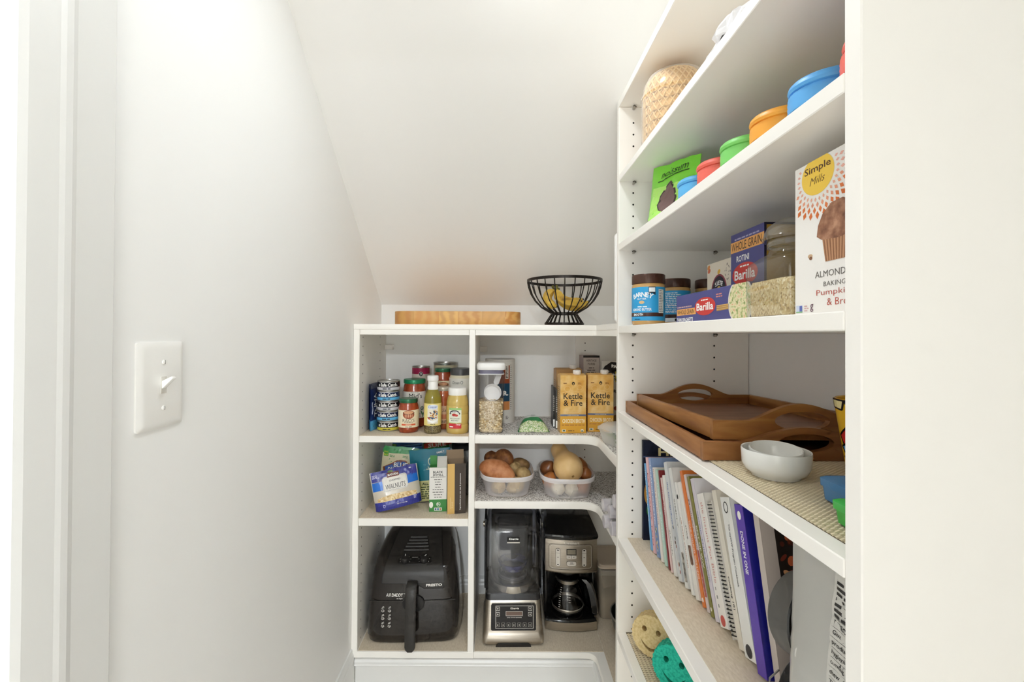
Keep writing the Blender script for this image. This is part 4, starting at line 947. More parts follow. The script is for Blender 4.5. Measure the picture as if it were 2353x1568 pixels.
def lidpatch(k, e, m, name, par):
    g = G(); s0 = s_of(.207)
    def hwx(s_): return .108 - .030 * max(0, (s_ - s0) / (sT - s0)) + k
    g.surf(16, 26, lambda a, b: fry((2 * a - 1) * hwx(s0 - k + (sT + k - s0 + k) * b), s0 - k + (sT + k - s0 + k) * b, e), m)
    s1 = s_of(.189)
    g.surf(10, 4, lambda a, b: fry(.012 - k + .030 * (1 - b) + (.108 + k - .012 + k - .030 * (1 - b)) * a, s1 - k + (s0 - s1) * b, e), m)
    return g.done(name, par, smooth=50)
lidpatch(.0028, .0004, dkb, 'lid_seam', t); lid = lidpatch(0, .0016, mat_, 'lid', t)
# vents: five ridges, wider towards the front
for k in range(5):
    s0 = s_of(.279) + k * .0165; w_ = .046 - .0035 * k
    G().tube([fry(u, s0, .0035) for u in (-w_, -w_ / 2, 0, w_ / 2, w_)], .0045, M('3a3734', .5), 8).done('vent_ridge', lid)
# dial panel and two dials
g = G(); sc = s_of(.264)
def dp(a, b):
    an = 2 * math.pi * a; ex = 2 / 3.5; x = math.copysign(abs(math.cos(an)) ** ex, math.cos(an)) * .064; y = math.copysign(abs(math.sin(an)) ** ex, math.sin(an)) * .020
    return fry(x * b, sc + y * b, .0030 + (.0012 if .8 < b < 1 else 0) - (.002 if b >= 1 else 0))
g.surf(36, 5, dp, M('1d1b1a', .3), cu=True).done('dial_panel', lid)
A = Art()
for sx in (-1, 1):
    n = (fry(0, sc + .002, 1) - fry(0, sc + .002, 0)).normalized(); o = fry(sx * .034, sc, .003)
    mm = Matrix.Translation(o) @ Vector((0, 0, 1)).rotation_difference(n).to_matrix().to_4x4()
    kn = G().lathe([(.0165, 0), (.0165, .004), (.014, .014), (.012, .016), (0, .016)], M('262423', .35), 28).xf(mm).done('dial', lid)
    G().box((-.001, .004, .0155), (.001, .012, .0168), PW).xf(mm @ Matrix.Rotation(-.7 * (sx > 0), 4, 'Z')).done('pointer', kn)
    for k in range(7):
        a = math.radians(-120 + 40 * k); A.ell(sx * .034 + .0195 * math.sin(a), sc + .0185 * math.cos(a) * .9, .0012, .0016, M('c9c6c0', .5), 1, 8)
A.text('AIRDADDY', 0, sc + .010, .022, .0035, M('c9c6c0', .5), 1).build('dial_print', lid, lambda u, v, e: fry(u, v, e + .0046), .008, .008)
A = Art(); sw_ = M('efece6', .4)
A.text('PRESTO', .075, s_of(.199), .056, .0085, sw_, 2, .04).text('AIR', -.084, s_of(.168), .018, .011, sw_, 2, .0, .15).text('DADDY', -.053, s_of(.168), .040, .011, sw_, 2, .025, .15).text('TM', -.029, s_of(.172), .006, .002, sw_, 2).text('Air Fryer', -.045, s_of(.156), .022, .005, sw_, 2, .02, .2)
A.rect(-.152, s_of(.1475), .152, s_of(.1495), dkb, 1).rect(-.150, s_of(.1470), .150, s_of(.1475), M('5a5550', .3), 1)
for r_ in range(3):
    for c_ in range(2):
        x, y = -.103 + c_ * .0235, s_of(.118) - r_ * .026
        A.ring(x, y - .003, .0055, .0045, .0011, sw_, 2, 10).line([(x - .004, y + .005), (x + .005, y + .008)], .0014, sw_, 2).line([(x - .003, y + .009), (x + .004, y + .0115)], .0012, sw_, 2).ell(x + .001, y - .003, .002, .0012, sw_, 2, 8)
A.build('lettering', t, lambda u, v, e: fry(u, v, e + .0009 + (.0012 if v > s_of(.185) else 0)), .012, .012)
g = G(); hp = [(.008, .205), (-.004, .212), (-.020, .210), (-.030, .195), (-.036, .170), (-.041, .130), (-.046, .080), (-.050, .035), (-.050, .022)]
w_ = .018; rows = []
for i, (y, z) in enumerate(hp):
    ww = w_ * (1 if i < len(hp) - 2 else .98); d = .010
    a = hp[max(0, i - 1)]; b = hp[min(len(hp) - 1, i + 1)]; tx = Vector((0, b[0] - a[0], b[1] - a[1])).normalized(); n = Vector((0, tx.z, -tx.y))
    rows.append([Vector((x, y, z)) + n * v for x, v in ((-ww, -d / 2), (-ww * .8, -d * .7), (ww * .8, -d * .7), (ww, -d / 2), (ww, d / 2), (ww * .8, d * .7), (-ww * .8, d * .7), (-ww, d / 2))])
for k_, (dz, f) in enumerate(((.009, .85), (.015, .5))):
    rows.append([Vector((r_.x * f, r_.y - .0004, .022 - dz + (r_.z - .022) * .3)) for r_ in rows[8]])
g.loft(rows, mat_).done('handle', t, smooth=50)
G().box((-.019, -.0345, .1335), (.019, -.030, .1345), dkb).done('handle_seam', t)
G().lathe([(0, 0), (.028, 0), (.030, .003), (.030, .008), (0, .010)], M('201e1d', .3), 28, sx=1.3).xf(Matrix.Translation((.004, .003, .140)) @ Matrix.Rotation(math.pi / 2, 4, 'X')).done('handle_socket', t)
G().extr(rrect(-.140, .014, .140, .29, .03, 4), -.0002, .006, M('221f1d', .5), 'xy').done('base', t)

# ---- blender in its clear sound enclosure
q = onZ(1180.5, 1488, Z5); ss = M('c4bbae', .30, 1.0, var=.12, vs_=12, stretch=(1, 1, 30)); ssd = M('a59b8d', .34, 1.0)
t = T('blender', 'silver countertop blender with keypad inside a clear sound enclosure', 'blender', (q.x - .001, q.y + .002, Z5 + .0004), .015)
W2, D2 = .1085, .225
def rb(z, k, y0=0.0, hw=W2, r=.018, d=D2): return [(x, y, z) for x, y in rrect(-hw + k, y0 + k, hw - k, d - k, r, 4)]
G().loft([rb(.004, .004), rb(.010, .0), rb(.030, .0), rb(.040, .004, .002), rb(.052, .005, .004), rb(.140, .010, .012), rb(.150, .012, .016)], ss).done('base', t)
G().extr([(-.062, .0), (.062, .0), (.054, .013), (-.054, .013)], -.0015, .004, M('2a2725', .4), 'xz').done('base_notch', t)
G().loft([rb(0, .010, .006), rb(.005, .008, .004)], M('1d1b1a', .5)).done('foot', t)
def kp(u, v, e=0.0):                                   # sloping front face of the base
    return Vector((u, .0035 + .098 * (v - .052) - .0008 - e * .99, v))
g = G(); k = g.mi(M('23201f', .25)); g._f(g._v([kp(x, z, .0006) for x, z in rrect(-.079, .054, .079, .142, .006, 4)]), k); g.done('keypad', t, smooth=0)
A = Art(); lt = M('d9d4cc', .4); A.frame(-.063, .061, .070, .136, .0014, lt, 2)
A.text('Kinergie', .004, .1265, .030, .0085, lt, 3, .03, .2).frame(-.027, .102, .032, .118, .0013, lt, 2).rect(-.0255, .1035, .0305, .1165, M('6f5a50', .25), 2).text('ONE TOUCH BLENDER', .003, .097, .052, .0028, lt, 3, .02)
for x, y in ((-.055, .126), (-.055, .108), (.058, .126), (.058, .108)):
    A.frame(x - .0065, y - .0065, x + .0065, y + .0065, .0011, lt, 2).ell(x, y, .0024, .0022, lt, 3, 8)
for k_ in range(7):
    x = -.055 + k_ * .0188; A.frame(x - .006, .066, x + .006, .080, .0009, M('a9a49c', .4), 2).ell(x, .0728, .002, .003, M('a9a49c', .4), 3, 8)
A.build('keypad_print', t, lambda u, v, e: kp(u, v, e + .0007))
ch = .148; top = .425
G().loft([rb(ch, .010, .012), rb(ch + .020, .013, .016), rb(ch + .022, .012, .018)], M('2c2a2a', .3)).done('gasket', t)
G().loft([rb(ch, .02, .12, .10), rb(.40, .02, .13, .10)], M('1f1e1f', .35)).done('motor_column', t)
enc = glass('dcdde2', .06, 1.3)
def eb(z, k, y0): return [(x, y, z) for x, y in rrect(-.099 + k, y0, .099 - k, .195, .012, 4)]
G().loft([eb(ch + .022, 0, .020), eb(.375, .003, .028), eb(.405, .006, .042), eb(top, .014, .075)], enc).done('enclosure', t)
for sx in (-1, 1): G().box((sx * .100 - .004, .060, ch + .02), (sx * .100 + .004, .205, .42), M('242324', .25), .003).done('side_arm', t)
for sx in (-1, 1): G().lathe([(0, 0), (.010, 0), (.010, .006), (0, .008)], ssd, 16).xf(Matrix.Translation((sx * .103, .10, .385)) @ Matrix.Rotation(sx * math.pi / 2, 4, 'Y')).done('hinge', t)
# jar inside, with base ring, blades area and handle
jc = (0, .098); jm = glass('d8d8e0', .05, 1.6)
G().lathe([(.030, .205), (.050, .235), (.056, .262), (.050, .266), (.062, .28), (.068, .37), (.066, .392)], jm, 8, c=jc, sq=.6).done('jar', t)
G().lathe([(.045, .2285), (.053, .246), (.053, .2515), (.046, .2505)], M('4a4c7a', .2), 24, c=jc).done('jar_gasket', t)
G().lathe([(.088, .172), (.090, .176), (.088, .196), (.080, .199), (.052, .197), (.050, .190)], M('cbc6bd', .26, 1.0), 40, c=(0, .106)).done('jar_collar', t)
G().lathe([(.0, .189), (.050, .189), (.054, .197), (.054, .206), (.050, .208)], M('8f8c8a', .3, .6), 32, c=(0, .106)).done('coupling', t)
G().tube([(.060, .085, .375), (.080, .075, .372), (.084, .072, .355), (.083, .073, .250), (.078, .078, .238)], .007, jm, 10).done('jar_handle', t)
A = Art(); A.rect(-.023, .352, .022, .368, M('1d1b1b', .4), 1).text('Kinergie', 0, .361, .034, .009, PW, 2, .03, .2).rect(-.023, .347, .022, .3515, M('d6cfc6', .3), 1)
A.build('badge', t, front_map(.0265))

# ---- coffee maker
q = onZ(1312, 1452.5, Z5); t = T('coffee_maker', 'black and stainless drip coffee maker with glass carafe', 'coffee maker', (q.x + .001, q.y - .006, Z5 + .0004), -.02)
gb = M('151413', .12, coat=.3); W2 = .096; DD = .226
def cb(z, k, y0, bow=.014, yb=DD, hw=W2):
    n = 12; hw -= k; front = [(-hw + 2 * hw * i / n, y0 + bow * ((2 * i / n - 1) ** 2), z) for i in range(n + 1)]
    return front + [(hw, yb, z), (-hw, yb, z)]
G().loft([cb(0, .003, .006), cb(.004, .001, .001), cb(.010, 0, 0), cb(.034, 0, 0)], ss).done('base_band', t)
G().loft([cb(0, .006, .009), cb(.003, .004, .006)], gb).done('foot', t)
G().loft([cb(.034, .001, .001), cb(.040, .004, .006), cb(.043, .008, .014)], gb).done('base_top', t)
G().loft([cb(.043, .001, .150, .0), cb(.225, .001, .150, .0)], gb).done('rear_column', t)
for sx in (-1, 1): G().box((sx * (W2 - .012), .055, .04), (sx * W2, DD, .22), gb, .003).done('side_pillar', t)
G().loft([cb(.210, .004, .008), cb(.216, .001, .002), cb(.222, 0, 0), cb(.334, .001, .004), cb(.338, .002, .008)], ss).done('head', t)
G().loft([cb(.337, -.001, .002), cb(.346, -.003, 0), cb(.352, -.002, .003), cb(.380, .010, .085, .004), cb(.387, .014, .12, .002)], gb).done('top_lid', t, smooth=30)
G().loft([cb(.207, .010, .020), cb(.211, .008, .018)], M('0f0f0f', .4)).done('head_underside', t)
G().lathe([(.026, .178), (.040, .184), (.044, .210)], M('1a1918', .3), 28, c=(-.004, .085)).done('filter_basket', t)
def cm(u, v, e=0.0): return Vector((u, .004 * (v - .212) / .11 + .014 * (u / W2) ** 2 - e, v))
A = Art(); hi = M('d8d2c8', .3, .6); dk = M('4a443e', .4)
A.text('Cuisinart', 0, .3135, .056, .0095, M('e6e1d8', .35), 2, .015)
V = rrect(-.078, .221, .073, .303, .010, 5)
A.line(V + [V[0]], .0016, hi, 1)
V = rrect(-.083, .217, .078, .307, .012, 5); A.line(V + [V[0]], .0010, dk, 1)
for sx in (-1, 1):
    x = sx * .048 - .002; V = rrect(x - .0085, .228, x + .0085, .292, .008, 5); A.poly(V, M('cfc9c0', .35, .4), 2); A.line(V + [V[0]], .0009, dk, 3)
    for z in (.286, .234): A.ell(x, z, .0035, .002, K, 4, 10)
    A.rect(x - .007, .2755, x + .007, .2763, dk, 4).rect(x - .003, .2595, x + .003, .2612, dk, 4)
A.rect(-.019, .270, .017, .292, K, 2).rect(-.0165, .2725, .0145, .2895, M('8a8270', .2), 3)
V = rrect(-.019, .257, .017, .269, .004, 4); A.poly(V, M('cfc9c0', .35, .4), 2).rect(-.0014, .258, -.0004, .269, dk, 3).rect(-.012, .2622, -.007, .2638, dk, 3).rect(.004, .2622, .010, .2638, dk, 3)
V = rrect(-.019, .231, .017, .248, .007, 5); A.poly(V, M('cfc9c0', .35, .4), 2); A.line(V + [V[0]], .0009, dk, 3).rect(-.006, .241, .005, .243, dk, 3).rect(-.008, .236, .007, .2395, M('a39c92', .4), 3)
A.build('panel_print', t, lambda u, v, e: cm(u, v, e + .0008) + Vector((0, 0, .0115)), .01, 0)
# carafe
cg = glass('e6e6e6', .03, 1.3)
ca = T('coffee_carafe', 'glass coffee carafe with black handle in the coffee maker', 'carafe', (q.x - .002, q.y + .072, Z5 + .0445), -.02)
G().lathe([(0, .0), (.050, .0), (.056, .003), (.058, .010), (.060, .026), (.056, .060), (.046, .092), (.040, .112), (.043, .122)], cg, 32).done('glass_body', ca)
G().lathe([(.0585, .012), (.0602, .014), (.0612, .022), (.0598, .024)], M('cfc8bd', .3, .9), 32).done('base_ring', ca)
G().lathe([(.0405, .108), (.0425, .109), (.0445, .121), (.0425, .122)], M('b9b3a9', .3, .9), 32).done('neck_ring', ca)
G().lathe([(.0, .118), (.043, .120), (.044, .126), (.030, .128), (0, .128)], M('1a1918', .3), 28).done('lid', ca)
mtx = Matrix.Rotation(-.42, 4, 'Z')
rows = []
for x, z, w_, d_ in ((.042, .120, .011, .007), (.066, .127, .012, .008), (.084, .112, .012, .009), (.096, .080, .012, .010), (.103, .045, .011, .010), (.107, .012, .010, .009), (.106, .004, .008, .006)):
    rows.append([mtx @ Vector((x + a, b, z)) for a, b in ((-d_, -w_), (d_, -w_ * .7), (d_, w_ * .7), (-d_, w_))])
G().loft(rows, gb).done('handle', ca, smooth=50)
G().extr([(.100, -.0015), (.103, -.0015), (.103, .0015), (.100, .0015)], .03, .09, ssd, 'xy').xf(mtx @ Matrix.Translation((-.006, -.008, 0))).done('handle_trim', ca)
A = Art(); lt = M('d6d2cc', .4)
for k_ in range(10): A.rect(-.040, .030 + k_ * .0072, -.034 + .0015 * (k_ % 2), .0318 + k_ * .0072, lt, 1)
for k_ in range(4): A.rect(-.004, .052 + k_ * .008, .004, .0535 + k_ * .008, lt, 1)
def cr(v): 
    P_ = [(.026, .060), (.060, .056), (.092, .046), (.112, .040)]
    for (a, ra), (b, rb_) in zip(P_, P_[1:]):
        if v <= b: return ra + (rb_ - ra) * max(0, (v - a) / (b - a))
    return .04
A.build('markings', ca, lambda u, v, e: Vector(((cr(v) + .0006) * math.sin(u / .055), -(cr(v) + .0006) * math.cos(u / .055), v)), .01, .01)

# ---- clear bin with taupe lid, dark bowl
t = T('clear_bin', 'clear plastic bin with pale lid in the floor corner', 'bin', (.470, 1.766, Z5 + .0003), 0)
def bb_(z, k, r=.02): return [(x, y, z) for x, y in rrect(-.088 + k, -.082 + k, .088 - k, .082 - k, r, 5)]
G().loft([bb_(0, .008), bb_(.004, .006), bb_(.19, .001)], clear('cfc4b4', .34, .1), caps=False).done('bin_body', t)
G().loft([bb_(.004, .010), bb_(.085, .008)], M('a5927a', .7, h2='b5a288', vs_=30)).done('contents', t)
G().loft([bb_(.19, .003), bb_(.196, .003)], M('3a332d', .4)).done('seal', t)
G().loft([bb_(.196, -.002), bb_(.203, -.003), bb_(.209, .002), bb_(.210, .010), bb_(.207, .018)], M('c9b9a6', .35)).done('lid', t)
t = T('dark_bowl', 'dark green bowl tucked behind the tall unit panel on the floor shelf', 'bowl', (.492, 1.575, Z5 + .0003), 0)
G().lathe([(0, .002), (.040, 0), (.050, .003), (.082, .045), (.092, .090), (.089, .091), (.078, .047), (.046, .008), (0, .006)], M('28302a', .3), 36).done('bowl_body', t)
G().lathe([(.091, .088), (.094, .089), (.094, .094), (.090, .094)], M('8a857c', .4), 36).done('rim_band', t)

# ================================================================== on the worktop
ZW = 1.2628
wood = ramp_tex('maple_block', 'noise', [(.3, 'b07a3c'), (.5, 'c48f4c'), (.7, 'd3a562')], 9, .42, stretch=(.6, 1, 5), detail=5, dist=1.2)
t = T('cutting_board', 'thick rounded wooden butcher block lying on the worktop', 'cutting board', (onY(1050, 740, 1.56).x - .002, 1.56, ZW), 0)
bw, bdp, bh = .460, .25, .0475
segs = [-.230, -.150, -.062, .006, .090, .172, .230]; cols = ('b98245', 'c9914d', 'd8a95f', 'c08a48', 'cc9a56', 'bd8443')
for i, (a, b) in enumerate(zip(segs, segs[1:])):
    # each glued stave clipped to the rounded outline
    full = rrect(-bw / 2, 0, bw / 2, bdp, .055, 8)
    def clip(poly, x, keep):
        out = []
        for p_, q_ in zip(poly, poly[1:] + poly[:1]):
            ip, iq = (p_[0] - x) * keep >= 0, (q_[0] - x) * keep >= 0
            if ip: out.append(p_)
            if ip != iq: f = (x - p_[0]) / (q_[0] - p_[0]); out.append((x, p_[1] + (q_[1] - p_[1]) * f))
        return out
    poly = clip(clip(full, a + .0001, 1), b - .0001, -1)
    m_ = ramp_tex('stave%d' % i, 'wave', [(.1, cols[i]), (.9, 'cf9f5c' if i % 2 else 'c49453')], 9, .42, stretch=(1, 1, 2.0), dist=5 + i, detail=3)
    G().extr(poly, 0, bh, m_, 'xy', .0015).done('stave', t)
# wire fruit basket with bananas
wire = M('2a2420', .38, .5); bx0 = onY(1296.5, 700, 1.63).x
t = T('fruit_basket', 'dark wire pedestal fruit basket on the worktop', 'basket', (bx0, 1.63, ZW), 0)
R_, rb_, h0, hT = .1385, .047, .047, .170
def ring(r, z0, z1, name, th=.0016):
    G().lathe([(r - th, z0), (r, z0), (r, z1), (r - th, z1), (r - th, z0)], wire, 48).done(name, t)
ring(R_, hT - .010, hT, 'top_rim'); ring(rb_ + .003, h0 - .007, h0 + .001, 'waist_ring'); ring(.0725, 0, .010, 'foot_ring')
prof = [(rb_, h0 - .003), (.062, h0 + .006), (.085, h0 + .020), (.108, h0 + .044), (.124, h0 + .070), (.133, h0 + .096), (.137, hT - .005)]
for k in range(24):
    a = 2 * math.pi * (k + .5) / 24; G().tube([(r * math.cos(a), r * math.sin(a), z) for r, z in prof], .0021, wire, 6).done('bowl_wire', t)
for k in range(22):
    a = 2 * math.pi * k / 22; G().tube([(rb_ * math.cos(a), rb_ * math.sin(a), h0 - .004), (.071 * math.cos(a), .071 * math.sin(a), .006)], .0021, wire, 6).done('foot_wire', t)
ban = ramp_tex('banana_skin', 'noise', [(.25, '6b4a22'), (.38, 'c9a13c'), (.6, 'd9b548'), (.8, 'e3c35a')], 26, .45, stretch=(.35, 1, 1), detail=4)
def bez(P, n=14):
    out = []
    for i in range(n + 1):
        t_ = i / n; w = [(1 - t_) ** 3, 3 * t_ * (1 - t_) ** 2, 3 * t_ * t_ * (1 - t_), t_ ** 3]; out.append(sum((Vector(p) * k for p, k in zip(P, w)), Vector()))
    return out
def banana(lab, P, r=.0165):
    """P: four control points from stem to tip, in basket coordinates"""
    o = T('banana', lab, 'banana', (bx0, 1.63, ZW), 0, group='bananas in the wire basket'); Q = bez(P); n = len(Q) - 1
    Rr = [r * min(1, (.30 + 4.5 * i / n)) * min(1, (.32 + 4.5 * (1 - i / n))) for i in range(n + 1)]
    G().tube(Q, Rr, ban, 6).done('flesh', o, smooth=50)
    e = (Q[0] - Q[1]).normalized(); G().tube([Q[0], Q[0] + e * .012, Q[0] + e * .022], [.0055, .004, .005], M('6f6a2c', .6), 6).done('stem', o)
    e = (Q[-1] - Q[-2]).normalized(); G().tube([Q[-1], Q[-1] + e * .005], [.005, .003], M('2a2018', .7), 6).done('tip', o)
banana('yellow banana drooping at the left of the basket', [(-.040, -.018, .128), (-.080, -.030, .115), (-.072, -.040, .075), (-.034, -.042, .068)])
banana('yellow banana across the middle of the bunch', [(-.030, -.034, .128), (-.030, -.068, .085), (.010, -.066, .078), (.050, -.056, .086)])
banana('yellow banana lowest at the right of the basket', [(-.024, -.008, .112), (-.005, -.020, .062), (.050, -.020, .056), (.086, -.012, .088)])
banana('yellow banana at the back of the bunch', [(-.034, .012, .130), (-.010, .040, .085), (.035, .045, .080), (.075, .036, .100)])
# white board standing behind the tall unit panel
tag(G().extr(rrect(.3175, ZW, .62, 1.5155, .012, 4), 1.2185, 1.2325, M('ecebe8', .4), 'xz', .002).done('white_cutting_board'), 'white plastic board standing upright behind the tall shelving panel', 'cutting board')
# ================================================================== tall unit, top shelf: waffle bowls and a crumpled bag
ZB, ZC, ZD, ZE, ZF, ZG = [SH[k_][1] + .0003 for k_ in ('B', 'C', 'D', 'E', 'Fs', 'Gs')]
waf = M('d9b271', .6, h2='c99c58', vs_=70); R90 = -math.pi / 2
t = T('waffle_bowl_pack', 'clear pack of stacked waffle bowls on the upper shelf', 'food pack', (.400, 1.015, ZB), 0)
def wb_(u, v, z0):
    """upside-down waffle bowl: rim at z0, domed top"""
    a = 2 * math.pi * u; f = v * math.pi / 2; r = .067 * math.cos(f) ** .55 if v < 1 else 0.0; z = z0 + .060 * math.sin(f)
    return Vector((r * math.cos(a), r * math.sin(a), z))
for k in range(6):
    z0 = .004 + k * .021
    bo = G().surf(48, 8, lambda u, v: wb_(u, v * .97, z0) + Vector((0, 0, .0025 * math.sin(16 * 2 * math.pi * u) * (1 - v))), waf, cu=True).done('waffle_bowl', t, smooth=40)
    g = G(); wr_ = M('e6c68c', .6)                     # raised lattice
    vv = [0, .15, .3, .45, .6, .75, .9] if k == 5 else [0, .15, .3]
    for i in range(30):
        for s_ in (1, -1):
            pts = []
            for v in vv:
                p = wb_(i / 30 + .13 * v * s_, v, z0); n = Vector((p.x, p.y, .02)).normalized(); pts.append(p + n * .0012)
            g.tube(pts, .0017, wr_, 4, caps=False)
    tag(g.done('waffle_grid', bo, smooth=0), kind='stuff')
G().lathe([(.066, .0005), (.072, .001), (.0735, .012), (.0725, .110), (.0745, .112), (.0745, .116), (.0715, .117), (.069, .140), (.060, .158)], clear('f6efe6', .13, .05), 40).done('plastic_shell', t)
t = T('plastic_bag', 'crumpled clear plastic bag on the upper shelf edge', 'bag', (.360, .672, ZB + .0006), 0)
rg = random.Random(5); g = G(); k0 = g.mi(clear('f3f3f6', .42, .10)); n1, n2 = 22, 12; rows = []
for j in range(n2 + 1):
    row = []
    for i in range(n1):
        a = 2 * math.pi * i / n1; f = math.pi * j / n2; s_ = rg.uniform(.62, 1.15) if 0 < j < n2 else 1
        row.append((.030 * math.sin(f) * math.cos(a) * s_, .068 * math.sin(f) * math.sin(a) * s_, max(.0, .024 - .030 * math.cos(f) * s_)))
    rows.append(g._v(row))
for A_, B_ in zip(rows, rows[1:]):
    for i in range(n1): g._f([A_[i], A_[(i + 1) % n1], B_[(i + 1) % n1], B_[i]], k0)
g.done('crumpled_film', t, smooth=0)
G().tube([(-.024, -.03, .012), (-.026, -.01, .016), (-.024, .012, .010)], .002, K, 6).done('twist_tie', t)

# ================================================================== third shelf: green bag and jars with coloured lids
A = Art(); lime = M('7fd83a', .3, coat=.35); lg = M('aee86a', .3, coat=.3)
A.rect(-.056, .0, .056, .095, lg, 1)
A.text('noissum', .004, .128, .078, .016, M('1f3a1c', .4), 3, .0, .35, rot=.10).line([(-.040, .108), (.0, .116), (.046, .120)], .0022, M('1f3a1c', .4), 3)
A.poly([(0, .104), (-.012, .090), (-.025, .070), (-.029, .050), (-.023, .034), (-.008, .024), (.010, .026), (.024, .040), (.027, .060), (.018, .082)], M('3d332f', .4), 2)
A.poly([(.0, .097), (-.010, .086), (-.021, .067), (-.025, .050), (-.020, .037), (-.008, .029), (.008, .031), (.020, .043), (.022, .060), (.014, .080)], M('7a5f5c', .4), 3)
bag('green_snack_pouch', 'lime green snack pouch with a brown fruit shape at the far end', 'bag', (.398, 1.035, ZC + .010), -1.12, .140, .150, .045, lime, A, 'stand', ry=.08, rx=-.05, seed=21, wr=.004)
A = Art(); A.ell(.02, .09, .016, .02, M('8a7f78', .4), 1).ring(.02, .09, .018, .022, .003, K, 2)
bag('teal_pouch', 'dark teal pouch behind the blue-lidded jar', 'bag', (.485, .965, ZC + .001), -.9, .09, .118, .04, M('155a66', .35, coat=.3), A, 'stand', seed=23)
A = Art()
bag('dark_green_pouch', 'dark green pouch peeking behind the lime pouch', 'bag', (.52, 1.07, ZC + .001), -.6, .10, .150, .035, M('2c7a2c', .35, coat=.3), A, 'stand', seed=24)
bag('clear_pouch', 'amber and clear pouch behind the green-lidded jar', 'bag', (.505, .735, ZC + .001), -1.3, .10, .115, .05, clear('b59a8a', .55, .15), Art().rect(-.03, .09, .03, .112, M('a8803c', .4), 1), 'stand', seed=25, wr=.003)
bag('clear_pouch', 'pale clear pouch behind the near red-lidded jar', 'bag', (.500, .515, ZC + .001), -1.4, .10, .105, .04, clear('d6d0d8', .55, .15), None, 'stand', seed=26, wr=.004)
lids = (('5fb4ea', .905, 'sky blue silicone lid, farthest of the row'), ('ea6a5c', .816, 'coral silicone lid, second from the far end'), ('7ccf6a', .728, 'green silicone lid, third from the far end'),
        ('f0a63c', .640, 'orange silicone lid, third from the near end'), ('5aa9e6', .552, 'blue silicone lid, second from the near end'), ('ee6f62', .463, 'red silicone lid, nearest of the row'))
for i, (cc, yy, lb) in enumerate(lids):
    t = T('lidded_jar', 'short glass jar with ' + lb, 'jar', (.410, yy, ZC), R90, group='jars with coloured silicone lids')
    G().lathe([(0, 0), (.034, 0), (.038, .003), (.039, .010), (.039, .036), (.036, .042)], glass('f0f3f3', .03, 1.3), 32).done('glass_body', t)
    G().lathe([(0, .003), (.0365, .004), (.0365, .030), (0, .031)], M(('c9b48c', 'b08a5a', 'd9cba8', 'a8794a', 'cbb893', 'b99a6a')[i], .7), 20).done('contents', t)
    lm = M(cc, .42)
    G().lathe([(.037, .036), (.0415, .037), (.0420, .040), (.0415, .043), (.042, .046), (.0415, .049), (.042, .052), (.0415, .055), (.0415, .058), (.039, .060)], lm, 64, rib=1, ribd=.0005).done('lid_band', t)
    G().lathe([(0, .0592), (.0385, .0592), (.0425, .0600), (.0440, .0635), (.0430, .0680), (.0400, .0710), (.0330, .0725), (.0310, .0712), (0, .0712)], lm, 40).xf(Matrix.Rotation((.0, .02, .03, .05, .06, .10)[i], 4, 'Y')).done('lid_cap', t)

# ================================================================== fourth shelf: boxes, jars
def barney(label, x, y, rz, plain=False, band='2f9fd8'):
    r, h = .0385, .1215; t = T('almond_butter_jar', label, 'jar', (x, y, ZD), rz)
    G().lathe([(0, 0), (r * .92, 0), (r * .99, .003), (r, .008), (r, .094), (r * .97, .098), (r * .9, .101)], M('c49a5e', .25, coat=.4), 36).done('jar_body', t)
    G().lathe([(r * .97, .0985), (r * 1.005, .0995), (r * 1.005, .1195), (r * .97, .1215), (0, .1215)], M('4a2c20', .35), 72, rib=1, ribd=.0007).done('lid', t)
    G().lathe([(r + .0001, .010), (r + .0004, .010), (r + .0004, .090), (r + .0001, .090)], M(band, .42), 36).done('label', t)
    A = Art(); wt_ = M('eef4f8', .45)
    A.rect(-.05, .020, .052, .029, M('4a2a20', .45), 1)
    if not plain:
        A.arctext('BARNEY', -.004, .010, .0620, -.42, .42, .0115, wt_, 3, .03).text('BUTTER', -.004, .0615, .022, .004, wt_, 3, .02).ell(-.004, .0535, .0065, .0040, M('d9b98a', .5), 2)
        A.micro(-.022, .0415, .016, .0445, 1, wt_, 2, .8, 'C').text('ALMOND BUTTER', -.006, .0365, .050, .0062, wt_, 3, .03).text('SMOOTH', -.014, .0245, .027, .0056, wt_, 3, .03).micro(-.024, .0125, .004, .0145, 1, M('1d4a6a', .5), 2, .8)
        A.poly([(.012, .090), (.028, .090), (.028, .070), (.020, .075), (.012, .070)], M('1d2a38', .45), 2).rect(.013, .078, .027, .088, wt_, 3).rect(.036, .028, .052, .084, M('e6e6e2', .45), 2).micro(.037, .030, .051, .083, 14, M('6a6f74', .5), 3, .4)
    else:
        A.micro(-.030, .040, .030, .086, 10, wt_, 2, .45).text('Spread', -.006, .052, .03, .008, wt_, 3, .01, .2).text('BARNEY', -.012, .036, .036, .006, wt_, 3, .03).rect(-.028, .010, .030, .020, wt_, 2).micro(.0, .011, .026, .019, 1, K, 3, .8)
    A.build('printed_label', t, cyl_map(r + .0005), .006)
barney('blue-label almond butter jar with brown lid, nearest the aisle', .3605, 1.072, -.62)
barney('blue-label almond butter jar turned to its fine print', .4575, 1.1555, -.36, True)
barney('brown-lidded nut butter jar with green label at the back', .553, 1.1555, -.4, True, '6fae4a')
